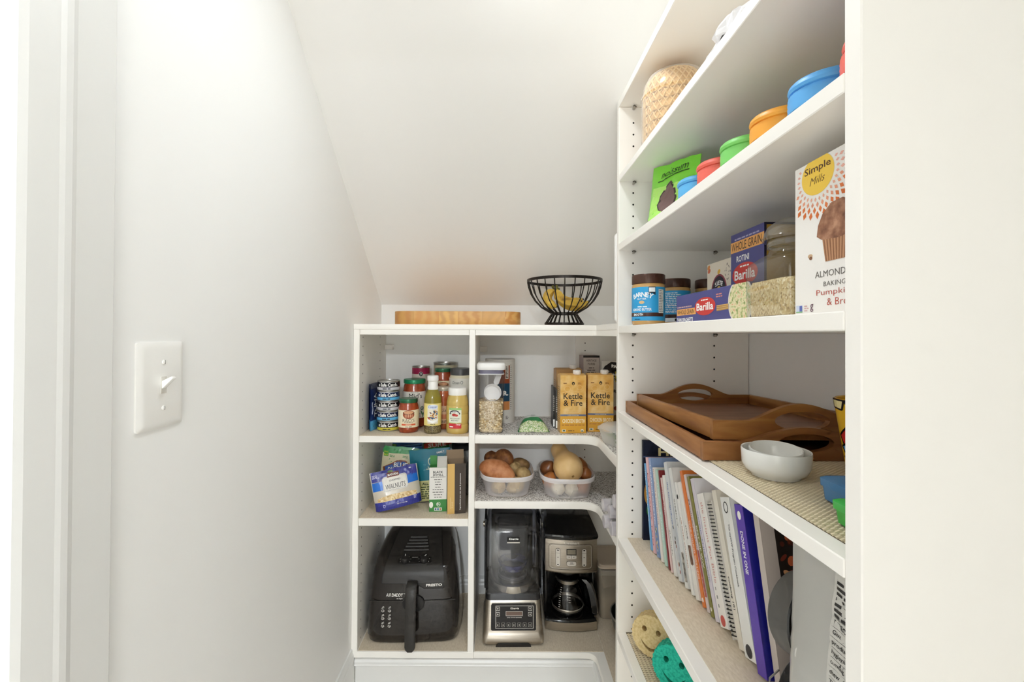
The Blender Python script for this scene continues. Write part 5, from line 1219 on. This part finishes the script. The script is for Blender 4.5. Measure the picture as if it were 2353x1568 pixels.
# spaghetti box
nv = M('474a86', .42); og = M('e8a85c', .42); rd = M('c8322f', .42)
def oval(A, x, y, rx, ry, l=2):
    A.ell(x, y, rx, ry, rd, l, 32).text('Barilla', x, y - ry * .02, rx * 1.62, ry * .85, PW, l + 2, .02).micro(x - rx * .35, y + ry * .62, x + rx * .35, y + ry * .78, 1, PW, l + 2, .8, 'F')
    return A
food = ramp_tex('pasta_photo', 'noise', [(.30, '4f6a30'), (.42, 'b0b878'), (.55, 'e6dcb8'), (.66, 'cfa070'), (.75, '8a5a38')], 150, .45, detail=6)
A = Art(); A.rect(-.130, .016, -.042, .0285, og, 1).text('WHOLE GRAIN', -.088, .0222, .078, .009, M('3a2a22', .45), 3, .0).micro(-.128, .031, -.06, .034, 1, M('c9a5a5', .45), 2, .8, 'F').text('THIN SPAGHETTI', -.092, .0065, .075, .008, PW, 3, .02)
oval(A, -.006, .0285, .040, .0165); A.micro(.036, .040, .068, .048, 2, M('d98a7a', .45), 2, .5)
for k in range(6): A.line([(.038, .018 + k * .0017), (.078, .0195 + k * .0015)], .0013, M('d9b268' if k % 2 else 'b98d44', .5), 2)
A.ell(.112, .029, .036, .0375, M('d9d2c8', .42), 2, 32).ell(.112, .029, .0325, .034, food, 3, 32)
A.it = [(V, Fc, m_, l) for V, Fc, m_, l in A.it]
A2 = Art()
for V, Fc, m_, l in A.it: A2.add([(x, min(.0568, max(.0002, y))) for x, y in V], Fc, m_, l)
carton('spaghetti_box', 'long blue whole grain spaghetti box lying on its side', 'box', (.3695, .7895, ZD + .0002), R90, .268, .038, .057, nv, A2)
# rotini box
A = Art(); h = .1705; w_ = .109
A.micro(-.04, .157, .04, .1605, 1, M('a9a5c9', .45), 2, .8, 'F').rect(-w_ / 2, .1345, w_ / 2, .155, og, 1).text('WHOLE GRAIN', -.002, .1447, .098, .0155, M('3a2a22', .45), 3, .0).text('ROTINI', -.012, .1205, .042, .0115, PW, 3, .015)
oval(A, -.006, .090, .042, .0215); A.ell(0, .035, .045, .03, food, 2, 32)
Sd = Art(); Sd.frame(0, 0, .06, h, .004, M('23203a', .45), 1).rect(.004, .004, .056, h - .004, M('b08a34', .45), 1)
carton('rotini_box', 'tall blue whole grain rotini pasta box behind the rice jar', 'box', (.450, .8045, ZD + .0002), R90, w_, .06, h, nv, A, Sd)
# cream box with dark arch
A = Art(); h = .136; w_ = .108
A.poly([(-.034, .0)] + [(-.034 * math.cos(math.pi * i / 16), .070 + .038 * math.sin(math.pi * i / 16)) for i in range(17)] + [(.034, .0)], M('8a3a4a', .45), 1)
A.poly([(-.030, .0)] + [(-.030 * math.cos(math.pi * i / 16), .068 + .036 * math.sin(math.pi * i / 16)) for i in range(17)] + [(.030, .0)], M('2f2733', .45), 2)
A.arctext('SIETE', 0, .055, .034, -.5, .5, .0095, PW, 4, .03).text('S', 0, .072, .014, .020, M('d9b24a', .4), 4, .03)
for sx in (-1, 1):
    for k in range(5): A.ell(sx * (.012 + k * .0028), .062 - .003 * k, .0018, .011 - .0012 * k, M('d9b24a', .4), 4, 10, -sx * .25 * k)
for x, y, c_ in ((-.046, .128, 'd98a3c'), (-.044, .120, 'c8623c'), (0, .113, 'd9a83c'), (.038, .066, 'd98a3c'), (.044, .058, 'd9b24a')): A.ell(x, y, .007, .005, M(c_, .5), 1, 8, .5)
for k in range(26): a = k * .9; A.ell(.036 + .012 * math.cos(a) * (.4 + .6 * ((k * 7) % 10) / 10), .108 + .020 * math.sin(a) * (.4 + .6 * ((k * 3) % 10) / 10), .0008, .0022, M('7a6f68', .5), 1, 6, a)
carton('cream_cracker_box', 'cream box with a dark arch emblem behind the spaghetti box', 'box', (.470, .946, ZD + .0002), R90, w_, .035, h, M('e0d6c4', .45), A)
t = T('capped_bottle', 'bottle with a navy cap behind the cream box', 'bottle', (.570, .985, ZD), 0)
G().lathe([(0, 0), (.030, 0), (.032, .004), (.032, .115), (.020, .135), (.016, .140)], M('7a5a34', .2, coat=.4), 24).done('bottle_body', t)
G().lathe([(.018, .138), (.0195, .139), (.0195, .165), (.017, .167), (0, .167)], M('1d2a6b', .35), 36, rib=1, ribd=.0006).done('cap', t)
# glass jar of rice
t = T('rice_jar', 'square glass cookie jar half full of brown rice', 'jar', (.4035, .5955, ZD), 0)
gl = glass('f3f5f4', .02, 1.2)
def rq(z, k, r=.014): return [(x, y, z) for x, y in rrect(-.0495 + k, -.0495 + k, .0495 - k, .0495 - k, r, 5)]
def cq(z, R_): return [(R_ * math.cos(-math.pi / 2 + (i + .5) * 2 * math.pi / 24), R_ * math.sin(-math.pi / 2 + (i + .5) * 2 * math.pi / 24), z) for i in range(24)]
G().loft([rq(0, .004), rq(.003, .001), rq(.060, 0), rq(.076, .002), rq(.084, .010, .02), cq(.088, .036), cq(.094, .034), cq(.097, .037), cq(.103, .037)], gl, caps=False).done('glass_body', t, smooth=50)
rice = ramp_tex('brown_rice', 'voronoi', [(.05, '9a7a48'), (.3, 'd0b078'), (.6, 'e0c892'), (.9, 'f0e0ba')], 560, .55, stretch=(1, 1, .6), bump=.5)
G().loft([rq(.003, .005), rq(.045, .004), rq(.051, .006), rq(.0535, .020, .01)], rice).done('rice', t, smooth=0)
G().lathe([(.0355, .098), (.0355, .106), (.042, .1065), (.043, .110), (.041, .113), (.040, .118), (.036, .126), (.026, .133), (.012, .137), (0, .138)], glass('eef0ee', .03, 2.0), 28).done('lid', t)
# baking mix box
A = Art(); h = .1775; w_ = .1215; sun = M('f0c94a', .42); cx = -.0225
A.poly([(cx + .0255 * math.cos(a), min(h - .0003, .159 + .0225 * math.sin(a))) for a in [2 * math.pi * i / 40 for i in range(40)]], sun, 3)
A.text('Simple', cx, .166, .041, .0105, M('5a3a22', .45), 5, .01).text('Mills', cx, .1535, .024, .0085, M('5a3a22', .45), 5, -.012, .35)
cols = ('e8ad94', 'e39a7a', 'd9763c', 'cf6a2a')
for j in range(4):
    for k in range(30):
        a = 2 * math.pi * (k + .5 * (j % 2)) / 30; ra = .0285 + j * .0062; x, y = cx + ra * 1.08 * math.cos(a), .159 + ra * .98 * math.sin(a)
        if abs(x) > w_ / 2 - .0045 or y > h - .004: continue
        q_ = .0017 + .0004 * j; A.poly([(x + 1.6 * q_ * math.cos(a), y + 1.6 * q_ * math.sin(a)), (x - q_ * math.sin(a), y + q_ * math.cos(a)), (x - 1.6 * q_ * math.cos(a), y - 1.6 * q_ * math.sin(a)), (x + q_ * math.sin(a), y - q_ * math.cos(a))], M(cols[j] if y < .15 else 'e8b0a0', .45), 2)
muf = ramp_tex('muffin_top', 'noise', [(.3, '6f4630'), (.5, '94654a'), (.7, 'b98c6e')], 90, .6, detail=6)
mx = .009
A.poly([(mx - .024, .086), (mx - .019, .058), (mx + .019, .058), (mx + .024, .086)], M('b98a66', .5), 4)
for k in range(11): x = -.0225 + k * .0045; A.poly([(mx + x, .086), (mx + x * .8, .0583), (mx + x * .8 + .0015, .0583), (mx + x + .0019, .086)], M('8f6142', .5), 5)
A.poly([(mx - .032, .088), (mx - .030, .100), (mx - .023, .112), (mx - .010, .121), (mx + .006, .122), (mx + .020, .115), (mx + .029, .103), (mx + .032, .090), (mx + .024, .084), (mx, .081), (mx - .024, .083)], muf, 6)
A.ell(-.034, .068, .004, .0025, M('c9a986', .5), 2, 10).ell(-.033, .0655, .0028, .002, M('8a5f42', .5), 3, 8)
tx = M('6a6560', .45); tr = M('b9584a', .45)
A.text('ALMOND FLOUR', .014, .0450, .080, .0072, tx, 3, .0).text('BAKING MIX', .012, .0335, .050, .0052, tx, 3, .0).text('Pumpkin Muffin', .020, .0235, .088, .0082, tr, 3, -.004).text('& Bread', .012, .0135, .040, .0078, tr, 3, -.004)
A.rect(-.058, .004, -.047, .012, M('c9d2e6', .45), 2).rect(-.052, .005, -.0475, .0115, M('5a6ab0', .45), 3).rect(-.058, .0035, -.047, .0048, M('7ab07a', .45), 3).micro(-.044, .004, -.036, .012, 3, M('c9a0a0', .45), 2, .5).text('g', -.0315, .008, .005, .009, M('6a4a5a', .45), 3, .01)
carton('baking_mix_box', 'white and orange muffin baking mix box at the near end', 'box', (.3585, .4745, ZD + .0002), R90, w_, .05, h, M('eeebe6', .42), A)

# ================================================================== fifth shelf: trays, ramekins, mug, plastic boxes
def wood2(nm, a, b, c_, st): return ramp_tex(nm, 'noise', [(.32, a), (.5, b), (.68, c_)], 7, .42, stretch=st, detail=5, dist=.8)
ZM = SH['E'][1] + .0029
def tray(label, loc, rot, L, W, h, hump, cols, nm, dark=False):
    """L along y, W along x; origin at the near aisle-side bottom corner"""
    t = T('serving_tray', label, 'tray', loc); t.rotation_euler = rot; th = .011
    mL = wood2(nm + 'l', *cols, (6, .7, 6)); mW = wood2(nm + 'w', *cols, (.7, 6, 6)); mF = wood2(nm + 'f', '7a5238', '8a6044', '96694a', (1, 9, 1))
    G().box((.004, .004, .004), (W - .004, L - .004, .009), mF).done('floor_panel', t)
    for x in (0, W - th): G().box((x, th + .0003, 0), (x + th, L - th - .0003, h), mL, .0022, 2).done('long_side', t)
    for y in (0, L - th):
        xc = W / 2; n = 24; top = [(W, h), (W - .045, h)]
        for i in range(n + 1):
            f = i / n; x = W - .06 - (W - .12) * f; s_ = math.sin(math.pi * f); top.append((x, h + hump * s_ ** 1.4))
        top += [(.045, h), (0, h)]
        out = [(0, 0), (W, 0)] + top
        hole = [(xc + .046 * math.cos(a), h * .62 + hump * .42 + (.0125 + hump * .1) * math.sin(a)) for a in [2 * math.pi * i / 28 for i in range(28)]]
        G().holed(out, [hole], y, y + th, mW, 'xz').done('handle_end', t, smooth=30)
    return t
tray('lower wooden serving tray resting on the woven mat', (.3335, .722, ZM), (0, 0, 0), .447, .338, .030, .024, ('7d4f2c', '96653a', 'a9774a'), 'tray1')
tray('upper worn wooden serving tray stacked at a slant', (.3560, .7350, ZM + .0308), (-.030, 0, -.006), .420, .298, .032, .028, ('7a4c28', '92602f', 'ab7a44'), 'tray2')
por = M('e3e3df', .16, coat=.3)
q = onZ(1787, 1112, ZM); cxr, cyr = .4045, q.y + .036
t = T('ramekin', 'large white ramekin in front of the wooden trays', 'ramekin', (cxr, cyr, ZM), 0)
G().lathe([(r_ * .87, z_ * .86) for r_, z_ in [(0, .003), (.030, .003), (.032, 0), (.036, 0), (.038, .004), (.046, .010), (.0505, .020), (.052, .043), (.0512, .045), (.0492, .044), (.047, .022), (.042, .012), (.030, .008), (0, .008)]], por, 44).done('bowl_body', t)
t = T('ramekin', 'small white ramekin nested inside the large one', 'ramekin', (cxr + .002, cyr + .004, ZM + .0095), 0, .10, -.04)
G().lathe([(r_ * .85, z_ * .85) for r_, z_ in [(0, .003), (.022, .003), (.026, 0), (.034, .006), (.0395, .016), (.041, .034), (.0402, .036), (.0385, .035), (.037, .018), (.030, .009), (0, .007)]], por, 40).done('bowl_body', t)
# tall colourful mug
t = T('tall_mug', 'tall tapered mug with bright patchwork pattern at the near end', 'mug', (.5385, .635, ZM), -.69)
def mr(z): return .030 + .0165 * (z / .112)
G().lathe([(0, .003), (.026, .003), (.029, 0), (.0305, .002)] + [(mr(z), z) for z in (.02, .05, .08, .112)] + [(mr(.112) - .002, .1135), (mr(.112) - .004, .112), (.030, .02), (0, .008)], M('e9b92c', .2, coat=.4), 40).done('mug_body', t)
A = Art(); kk = M('1f1b1d', .25)
def patch(P_, c_, l=2):
    A.poly(P_, M(c_, .25, coat=.4), l); A.line(list(P_) + [P_[0]], .0026, kk, l + 2)
patch([(-.052, .112), (-.030, .112), (-.034, .098), (-.052, .100)], 'f0e3a8'); patch([(-.03, .112), (.03, .112), (.02, .100), (-.02, .096)], 'f09a2c', 1)
hp = [(0.004 + .016 * math.sin(a) ** 3, .086 + .0011 * (13 * math.cos(a) - 5 * math.cos(2 * a) - 2 * math.cos(3 * a) - math.cos(4 * a))) for a in [2 * math.pi * i / 30 for i in range(30)]]
patch(hp, 'e0452c', 3)
patch([(-.046, .060), (-.030, .074), (-.024, .056), (-.040, .046)], 'd8342c'); patch([(-.046, .044), (-.024, .054), (-.004, .034), (-.030, .020)], '6fb3e6'); patch([(-.044, .030), (-.030, .018), (-.010, .010), (-.034, .006)], '2a4fc4')
patch([(-.020, .060), (.004, .066), (.016, .046), (-.004, .036)], '4a3a3c'); patch([(.010, .064), (.034, .070), (.034, .044), (.018, .042)], 'd8342c'); patch([(-.004, .030), (.020, .036), (.026, .012), (.0, .008)], 'f0c53c')
for k in range(6): A.ell(-.036 + .006 * k, .044 - .003 * k, .0022, .0022, M('3a6fc0', .3), 5, 10)
A.build('painted_pattern', t, lambda u, v, e: Vector(((mr(v) + e + .0003) * math.sin(u / .038), -(mr(v) + e + .0003) * math.cos(u / .038), v)), .006, 0)
G().tube([(.040, .020, .095), (.060, .030, .092), (.066, .033, .070), (.056, .028, .045), (.034, .017, .035)], .005, M('e9b92c', .2, coat=.4), 10).done('handle', t)
# translucent boxes
for nm, cc, (x, y), (lx, ly, lz), lab in (('plastic_box', '4a8cc4', (.4030, .5000), (.085, .055, .030), 'translucent blue plastic box near the mug'), ('plastic_box', '3fc04a', (.3655, .4330), (.080, .053, .027), 'translucent green plastic box at the near end')):
    t = T(nm, lab, 'box', (x, y, ZM), -.02 if cc[0] == '3' else .0)
    def pb(z, k, r=.006): return [(a, b, z) for a, b in rrect(k, k, lx - k, ly - k, r, 3)]
    cm_ = clear(cc, .62, .15)
    G().loft([pb(0, .004), pb(.002, .002), pb(lz * .62, .0005)], cm_).done('box_body', t)
    G().loft([pb(lz * .62, -.0012), pb(lz * .92, -.0015), pb(lz, .002)], cm_).done('box_lid', t)
    G().box((lx * .22, -.0035, lz * .35), (lx * .30, -.0005, lz * .95), cm_, .0006).done('latch', t)

# ================================================================== sixth shelf: cookbooks
pagem = M('e9e4d8', .8)
def book(label, bpx, top_h, thick, col, lean, depth, title=None, tcol='2a2a2a', X=None, cover=None, th=.5, part2=None, tsize=.45, tpos=.5, tlen=.6, shear=0.0, bold=.012, spiral=False, foot=None, tsh=None):
    """spine towards the aisle; bpx = depth of the lower far spine edge"""
    x = X or (.388 + .034 * max(0, min(1, (1.13 - bpx) / .33)))
    t = T('cookbook', label, 'book', (x, bpx, ZF + .0008), R90); t.rotation_euler = (0, -lean, R90)
    # local: x across the thickness (towards the viewer), y into the shelf, z up
    m = M(col, .4); mc = M(cover or col, .35); c_ = .0012
    g = G(); g.box((c_, .002, .003), (thick - c_, depth - .003, top_h - .003), pagem); g.done('pages', t, smooth=0)
    G().box((0, 0, 0), (c_, depth, top_h), mc).done('back_cover', t, smooth=0); G().box((thick - c_, 0, 0), (thick, depth, top_h), mc).done('front_cover', t, smooth=0)
    if spiral:
        for k in range(34):
            z = .008 + (top_h - .016) * k / 33; rr_ = thick * .44
            G().tube([(thick / 2 + rr_ * math.cos(a), rr_ * .9 * math.sin(a) + .004, z + .0012 * math.sin(a * .5)) for a in [2 * math.pi * i / 10 for i in range(11)]], .0011, M('1d1c1c', .4), 5).done('ring', t)
    else: G().box((0, -.0008, 0), (thick, .0015, top_h), m, .0006, 1).done('spine', t, smooth=0)
    A = Art(); tc = M(tcol, .45)
    if title: A.text(title, thick * th, top_h * tpos, top_h * tlen, min(thick * tsize, .0095), tc, 2, bold, shear, -math.pi / 2)
    if foot: A.ell(thick / 2, top_h * .05, thick * .3, thick * .3, M(foot, .45), 1, 14)
    if part2: part2(A, thick, top_h)
    if cover == '20263c':                              # far book: its cover shows past the others
        C_ = Art(); C_.text('HIII', .070, top_h - .030, .060, .022, M('e6d9a0', .45), 2, .03).ell(.012, .125, .010, .030, M('c9903c', .45), 1, 16).ell(.016, .080, .008, .016, M('3f8a3c', .45), 2, 14).rect(0, top_h - .045, .2, top_h - .041, M('4a5a80', .45), 1)
        C_.build('cover_print', t, plane_map((thick, 0, 0), (0, 1, 0), (0, 0, 1)))
    if A.it: A.build('spine_print', t, plane_map((0, -.0010, 0), (1, 0, 0), (0, 0, 1)))
    return t
def ph(c1, c2, z0, z1, x0=.3, x1=1.0):
    def f(A, tk, hh):
        rg = random.Random(int(z0 * 1000))
        A.rect(tk * x0, hh * z0, tk * x1, hh * z1, M(c1, .4), 1)
        for k in range(14): A.ell(tk * rg.uniform(x0 + .1, x1 - .1), hh * rg.uniform(z0, z1), tk * .13, tk * .2, M(rg.choice(c2), .4), 2, 8)
    return f
BK_ = [  # label, lower spine corner, height, thickness, colour, lean, depth, keywords
 ('large dark navy cookbook leaning on the far panel', (1478, 1240), 0.265, .016, '1d2238', 0.300, .255, dict(X=.386, cover='20263c')),
 ('thin light blue cookbook beside the dark one', (1497, 1263), 0.212, .006, '6fb0e0', 0.320, .20, dict(title='INSTANT LOSS', tcol='eef4fa', tpos=.62)),
 ('pale pink cookbook with red lettering', (1502, 1266), 0.232, .009, 'e6bcc0', 0.330, .22, dict(title='EAT HAPPY TOO', tcol='a33a48', tpos=.45, tlen=.75)),
 ('periwinkle blue cookbook with white lettering', (1509, 1272), 0.236, .011, '8ea6d0', 0.340, .22, dict(title='UNAPOLOGETIC', tcol='f2f4fa', tpos=.62, part2=ph('5f86b8', ['d9b24a', '4f7a3c', 'e6e0d2'], .03, .30))),
 ('white cookbook with pink script near the far end', (1524, 1283), 0.218, .009, 'ece7e0', 0.360, .21, dict(title='Pretty Good & Easy QUEENS', tcol='a85a5a', tpos=.68, tlen=.6)),
 ('mint green cookbook with pale lettering', (1531, 1293), 0.218, .009, 'b9d9cc', 0.370, .21, dict(title='LUNCHES & SUPPERS', tcol='e9f2ee', tpos=.55)),
 ('thin dark red cookbook in the row', (1540, 1305), 0.222, .005, '8a2f34', 0.380, .21, {}),
 ('thin rose and white cookbook', (1545, 1312), 0.208, .006, 'e4ccc9', 0.390, .20, dict(title='the 30 minute', tcol='a34a52', tpos=.65, tlen=.5)),
 ('plain white cookbook with small black title', (1551, 1320), 0.218, .010, 'e9e8e4', 0.400, .21, dict(title='ZUCCHINI', tcol='3a3a3a', tpos=.32, tlen=.25, tsize=.3)),
 ('grey marbled cookbook with blue lettering', (1560, 1331), 0.255, .014, 'd5d8db', 0.420, .23, dict(title='the Omnigrillivore', tcol='3f66a8', tpos=.62, tlen=.4, tsize=.55, th=.35, part2=ph('c9ccd0', ['8a2f28', '3a4a3a', 'e6e2da', 'b5502c'], .06, .45, .35))),
 ('white cookbook with a food photo low on its spine', (1574, 1347), 0.250, .012, 'e3e4e2', 0.430, .22, dict(title='SIMPLY', tcol='8a8a86', tpos=.6, tlen=.25, tsize=.3, part2=ph('8f8a84', ['5a4a42', 'c9c2b8', '4a4a4c'], .05, .28))),
 ('thin white cookbook with a round black logo', (1592, 1365), 0.226, .007, 'efeeea', 0.440, .21, dict(title='AIR FRYER COOKING', tcol='b58a7a', tpos=.45, tlen=.45, part2=lambda A, tk, hh: A.ell(tk * .5, hh * .86, tk * .38, tk * .5, K, 2, 14))),
 ('white cookbook with brown photo beside the orange one', (1601, 1374), 0.232, .012, 'e9e7e2', 0.450, .22, dict(title='STAUB', tcol='4a4a4a', tpos=.55, tlen=.12, tsize=.3, part2=ph('7a5440', ['6b4434', '94705a'], .28, .44, .2))),
 ('orange grilling cookbook with white lettering', (1616, 1393), 0.265, .011, 'dd7a34', 0.460, .23, dict(title='YEAR-ROUND GRILLING', tcol='f5ece2', tpos=.40, tlen=.42, tsize=.42, foot='f5ece2')),
 ('pinkish grey cookbook next to the olive one', (1630, 1408), 0.262, .012, 'd9cccb', 0.460, .23, dict(title='Mediterranean', tcol='8a6a6a', tpos=.6, tlen=.4, part2=ph('a34a4c', ['c86a5a', '7a2f34', 'd9a58a'], .10, .42, .25))),
 ('olive green cookbook with white lettering', (1641, 1421), 0.262, .012, '84803c', 0.460, .23, dict(title='BEST OF WW', tcol='f2f0e2', tpos=.47, tlen=.30, tsize=.55, foot='e9e6d6')),
 ('white and lilac cookbook with small blue print', (1652, 1434), 0.262, .014, 'd8d2dd', 0.460, .23, dict(title='COOK THIS BOOK', tcol='6a7aa8', tpos=.5, tlen=.5, tsize=.3, cover='eceaf0')),
 ('thick white cookbook with red serif title', (1667, 1447), 0.236, .026, 'efece7', 0.455, .23, dict(title='the Instant Pot Bible', tcol='c4625a', tpos=.62, tlen=.62, tsize=.40, bold=-.012, foot='c4524a', part2=lambda A, tk, hh: A.micro(tk * .25, hh * .12, tk * .42, hh * .30, 3, M('8a8a86', .5), 2, .4))),
 ('spiral-bound cookbook with black rings', (1692, 1478), 0.234, .016, 'dedbd4', 0.450, .20, dict(spiral=True)),
 ('cream cookbook titled in black script', (1716, 1500), 0.262, .012, 'e3ddd0', 0.400, .23, dict(title='cooking 101', tcol='2a2a2a', tpos=.33, tlen=.20, tsize=.5)),
 ('white program cookbook with black title', (1729, 1520), 0.256, .018, 'ebebe8', 0.360, .24, dict(title='The myWW Program Cookbook', tcol='26262a', tpos=.62, tlen=.40, tsize=.20, foot='3a3a3e', part2=lambda A, tk, hh: A.ring(tk * .5, hh * .93, tk * .24, tk * .3, tk * .06, K, 2, 16))),
]
BK_.append(('purple and deep blue cookbook with white title', (1757, 1562), 0.258, .020, '5f45b0', 0.300, .25, dict(title='DONE IN ONE', tcol='f4f2fa', tpos=.70, tlen=.26, tsize=.36, bold=.03, cover='1f1f86', part2=lambda A, tk, hh: A.ell(tk * .5, hh * .93, tk * .22, tk * .28, PW, 2, 18))))
TH_ = [.012, .011, .016, .017, .014, .014, .007, .010, .015, .020, .018, .011, .018, .014, .012, .012, .014, .031, .020, .017, .034, .026]
LN_ = [.012, .255, .27, .285, .30, .315, .33, .345, .36, .38, .40, .42, .44, .455, .455, .455, .455, .45, .44, .40, .35, .29]
yb = 1.1930; prev = None
for (lab, bp, hh, tk, col, lean, dep, kw), tk, lean in zip(BK_, TH_, LN_):    # each book leans on the one beyond it
    if prev:
        pt, pl, phh = prev
        yb -= pt / math.cos(pl) + max(0, (math.tan(lean) - math.tan(pl)) * min(hh * math.cos(lean), phh * math.cos(pl))) + .0006
    book(lab, yb, hh, tk, col, lean, dep, **kw); prev = (tk, lean, hh)
yb -= .026 / math.cos(.29) + .004
t = T('cookbook', 'cookbook with pale spine strip and dark food photo cover', 'book', (.432, yb, ZF + .0008), R90); t.rotation_euler = (0, -.25, R90)
G().box((.0012, .002, .003), (.0148, .23, .262), pagem).done('pages', t, smooth=0)
G().box((0, 0, 0), (.0012, .235, .265), M('d8cfc6', .4)).done('back_cover', t, smooth=0); G().box((.0148, 0, 0), (.016, .235, .265), M('2a1e18', .4)).done('front_cover', t, smooth=0); G().box((0, -.0008, 0), (.016, .0015, .265), M('cfc4ba', .4)).done('spine', t, smooth=0)
A = Art(); rg = random.Random(3)
for k in range(170):
    A.ell(rg.uniform(.03, .16), rg.uniform(.08, .255), rg.uniform(.003, .008), rg.uniform(.003, .007), M(rg.choice(['a8452c', 'c8643c', '7a2f20', '8aa03c', 'd9a070', '5a2418']), .4), 1 + k % 3, 10, rg.uniform(0, 3))
A.rect(0, 0, .022, .265, M('c9bdb4', .4), 1)
A.build('cover_photo', t, plane_map((.0162, 0, 0), (0, 1, 0), (0, 0, 1)))
# round pans standing on edge in front of the books
for lab, (cx, cy, cz), r_, c1, c2 in (('grey round pan standing on edge among the cookbooks', (.424, .584, ZF + .172), .058, '5a5854', '1d1c1c'), ('black round pan at the bottom in front of the cookbooks', (.436, .585, ZF + .057), .056, '232222', '3a3a3a')):
    t = T('round_pan', lab, 'pan', (cx, cy, cz), .30, math.pi / 2 - .10, 0)
    G().lathe([(0, -.034), (r_ * .86, -.034), (r_ * .94, -.030), (r_, .0), (r_ * 1.02, .002), (r_ * .99, .004), (r_ * .95, .002), (r_ * .86, -.028), (0, -.031)], M(c1, .5), 40, mat_of=lambda j, a=c1, b=c2: M(a, .5) if j < 4 else M(b, .35)).done('pan_body', t)
    G().lathe([(r_ * .80, -.030), (r_ * .955, .003), (r_ * .93, .003), (r_ * .78, -.030)], M(c2, .3), 40).done('lining', t)
t = T('wire_handle', 'thin bent wire handle hanging beside the round pans', 'wire', (.380, .603, ZF), 0)
G().tube([(.0, -.004, .098), (-.014, -.006, .088), (-.016, -.008, .078), (.004, -.014, .030), (.010, -.016, .010), (.014, -.016, .0012)], .0013, M('8d8a84', .3, .9), 6).done('wire', t)
G().tube([(.002, -.013, .036), (.009, -.0155, .014)], .0035, M('1d1c1c', .5), 8).done('grip', t)
# grey food pouch with fine print
A = Art(); gp = M('b9b8b2', .28, coat=.4)
A.rect(.014, .0, .056, .30, M('cfcdc6', .4), 1).micro(.018, .02, .056, .285, 46, M('33312f', .5), 2, .55, 'F', seed=8)
for k, s_ in enumerate(('DIRECTIONS', 'Give your dog', 'product as a', 'hygienic treat', 'chewing. Always', 'chewed pieces.', 'This product', 'INGREDIENTS', 'Beef, salt,')):
    A.rect(.016, .235 - k * .0105, .0585, .245 - k * .0105, M('cfcdc6', .4), 3); A.text(s_, .036, .240 - k * .0105, .034, .0062, M('2a2826', .5), 4, .012)
bag('treat_pouch', 'grey glossy pouch with a panel of fine print at the near end', 'pouch', (.3735, .4965, ZF + .001), R90, .128, .318, .055, gp, A, 'stand', seed=61, wr=.0025, nu=20, nv=26)

# ================================================================== seventh shelf: sponges
def sponge(lab, c0, rz, m, r=.048, tilt=0.0):
    t = T('sponge', lab, 'sponge', c0, rz, tilt, 0)
    out = [((r + .0009 * math.cos(26 * a)) * math.cos(a), (r + .0009 * math.cos(26 * a)) * math.sin(a) + r) for a in [2 * math.pi * i / 156 for i in range(156)]]
    def eye(x): return [(x + .0060 * math.cos(a), r * 1.28 + .0068 * math.sin(a)) for a in [2 * math.pi * i / 16 for i in range(16)]]
    sm = [(-.027 + .054 * i / 14, r * .78 - .017 * math.sin(math.pi * i / 14)) for i in range(15)] + [(.027 - .054 * i / 14, r * .78 + .001 - .0255 * math.sin(math.pi * i / 14) ** .8) for i in range(1, 14)]
    G().holed(out, [eye(-.017), eye(.017), sm], -.018, .018, m, 'xz').done('foam_body', t, smooth=30)
    G().extr([(.96 * x, .96 * (y - r) + r) for x, y in out[::3]], .006, .016, M('8d7a4e' if 'yellow' in lab else '0f7f6c', .9), 'xz').done('hole_shade', t, smooth=0)  # darker disc inside, colouring shade into the eye and mouth holes
    return t
ZGm = SH['Gs'][1] + .0029
sponge('round pale yellow smiling sponge', (.386, 1.110, ZGm), -.62, ramp_tex('foam_yellow', 'noise', [(.35, 'cdb27c'), (.6, 'e0ca98')], 160, .9, bump=.6), tilt=-.12)
sponge('round teal smiling sponge in front of the yellow one', (.402, 1.006, ZGm), -.66, ramp_tex('foam_teal', 'noise', [(.35, '12a088'), (.6, '2cc4a8')], 160, .9, bump=.6), tilt=-.10)
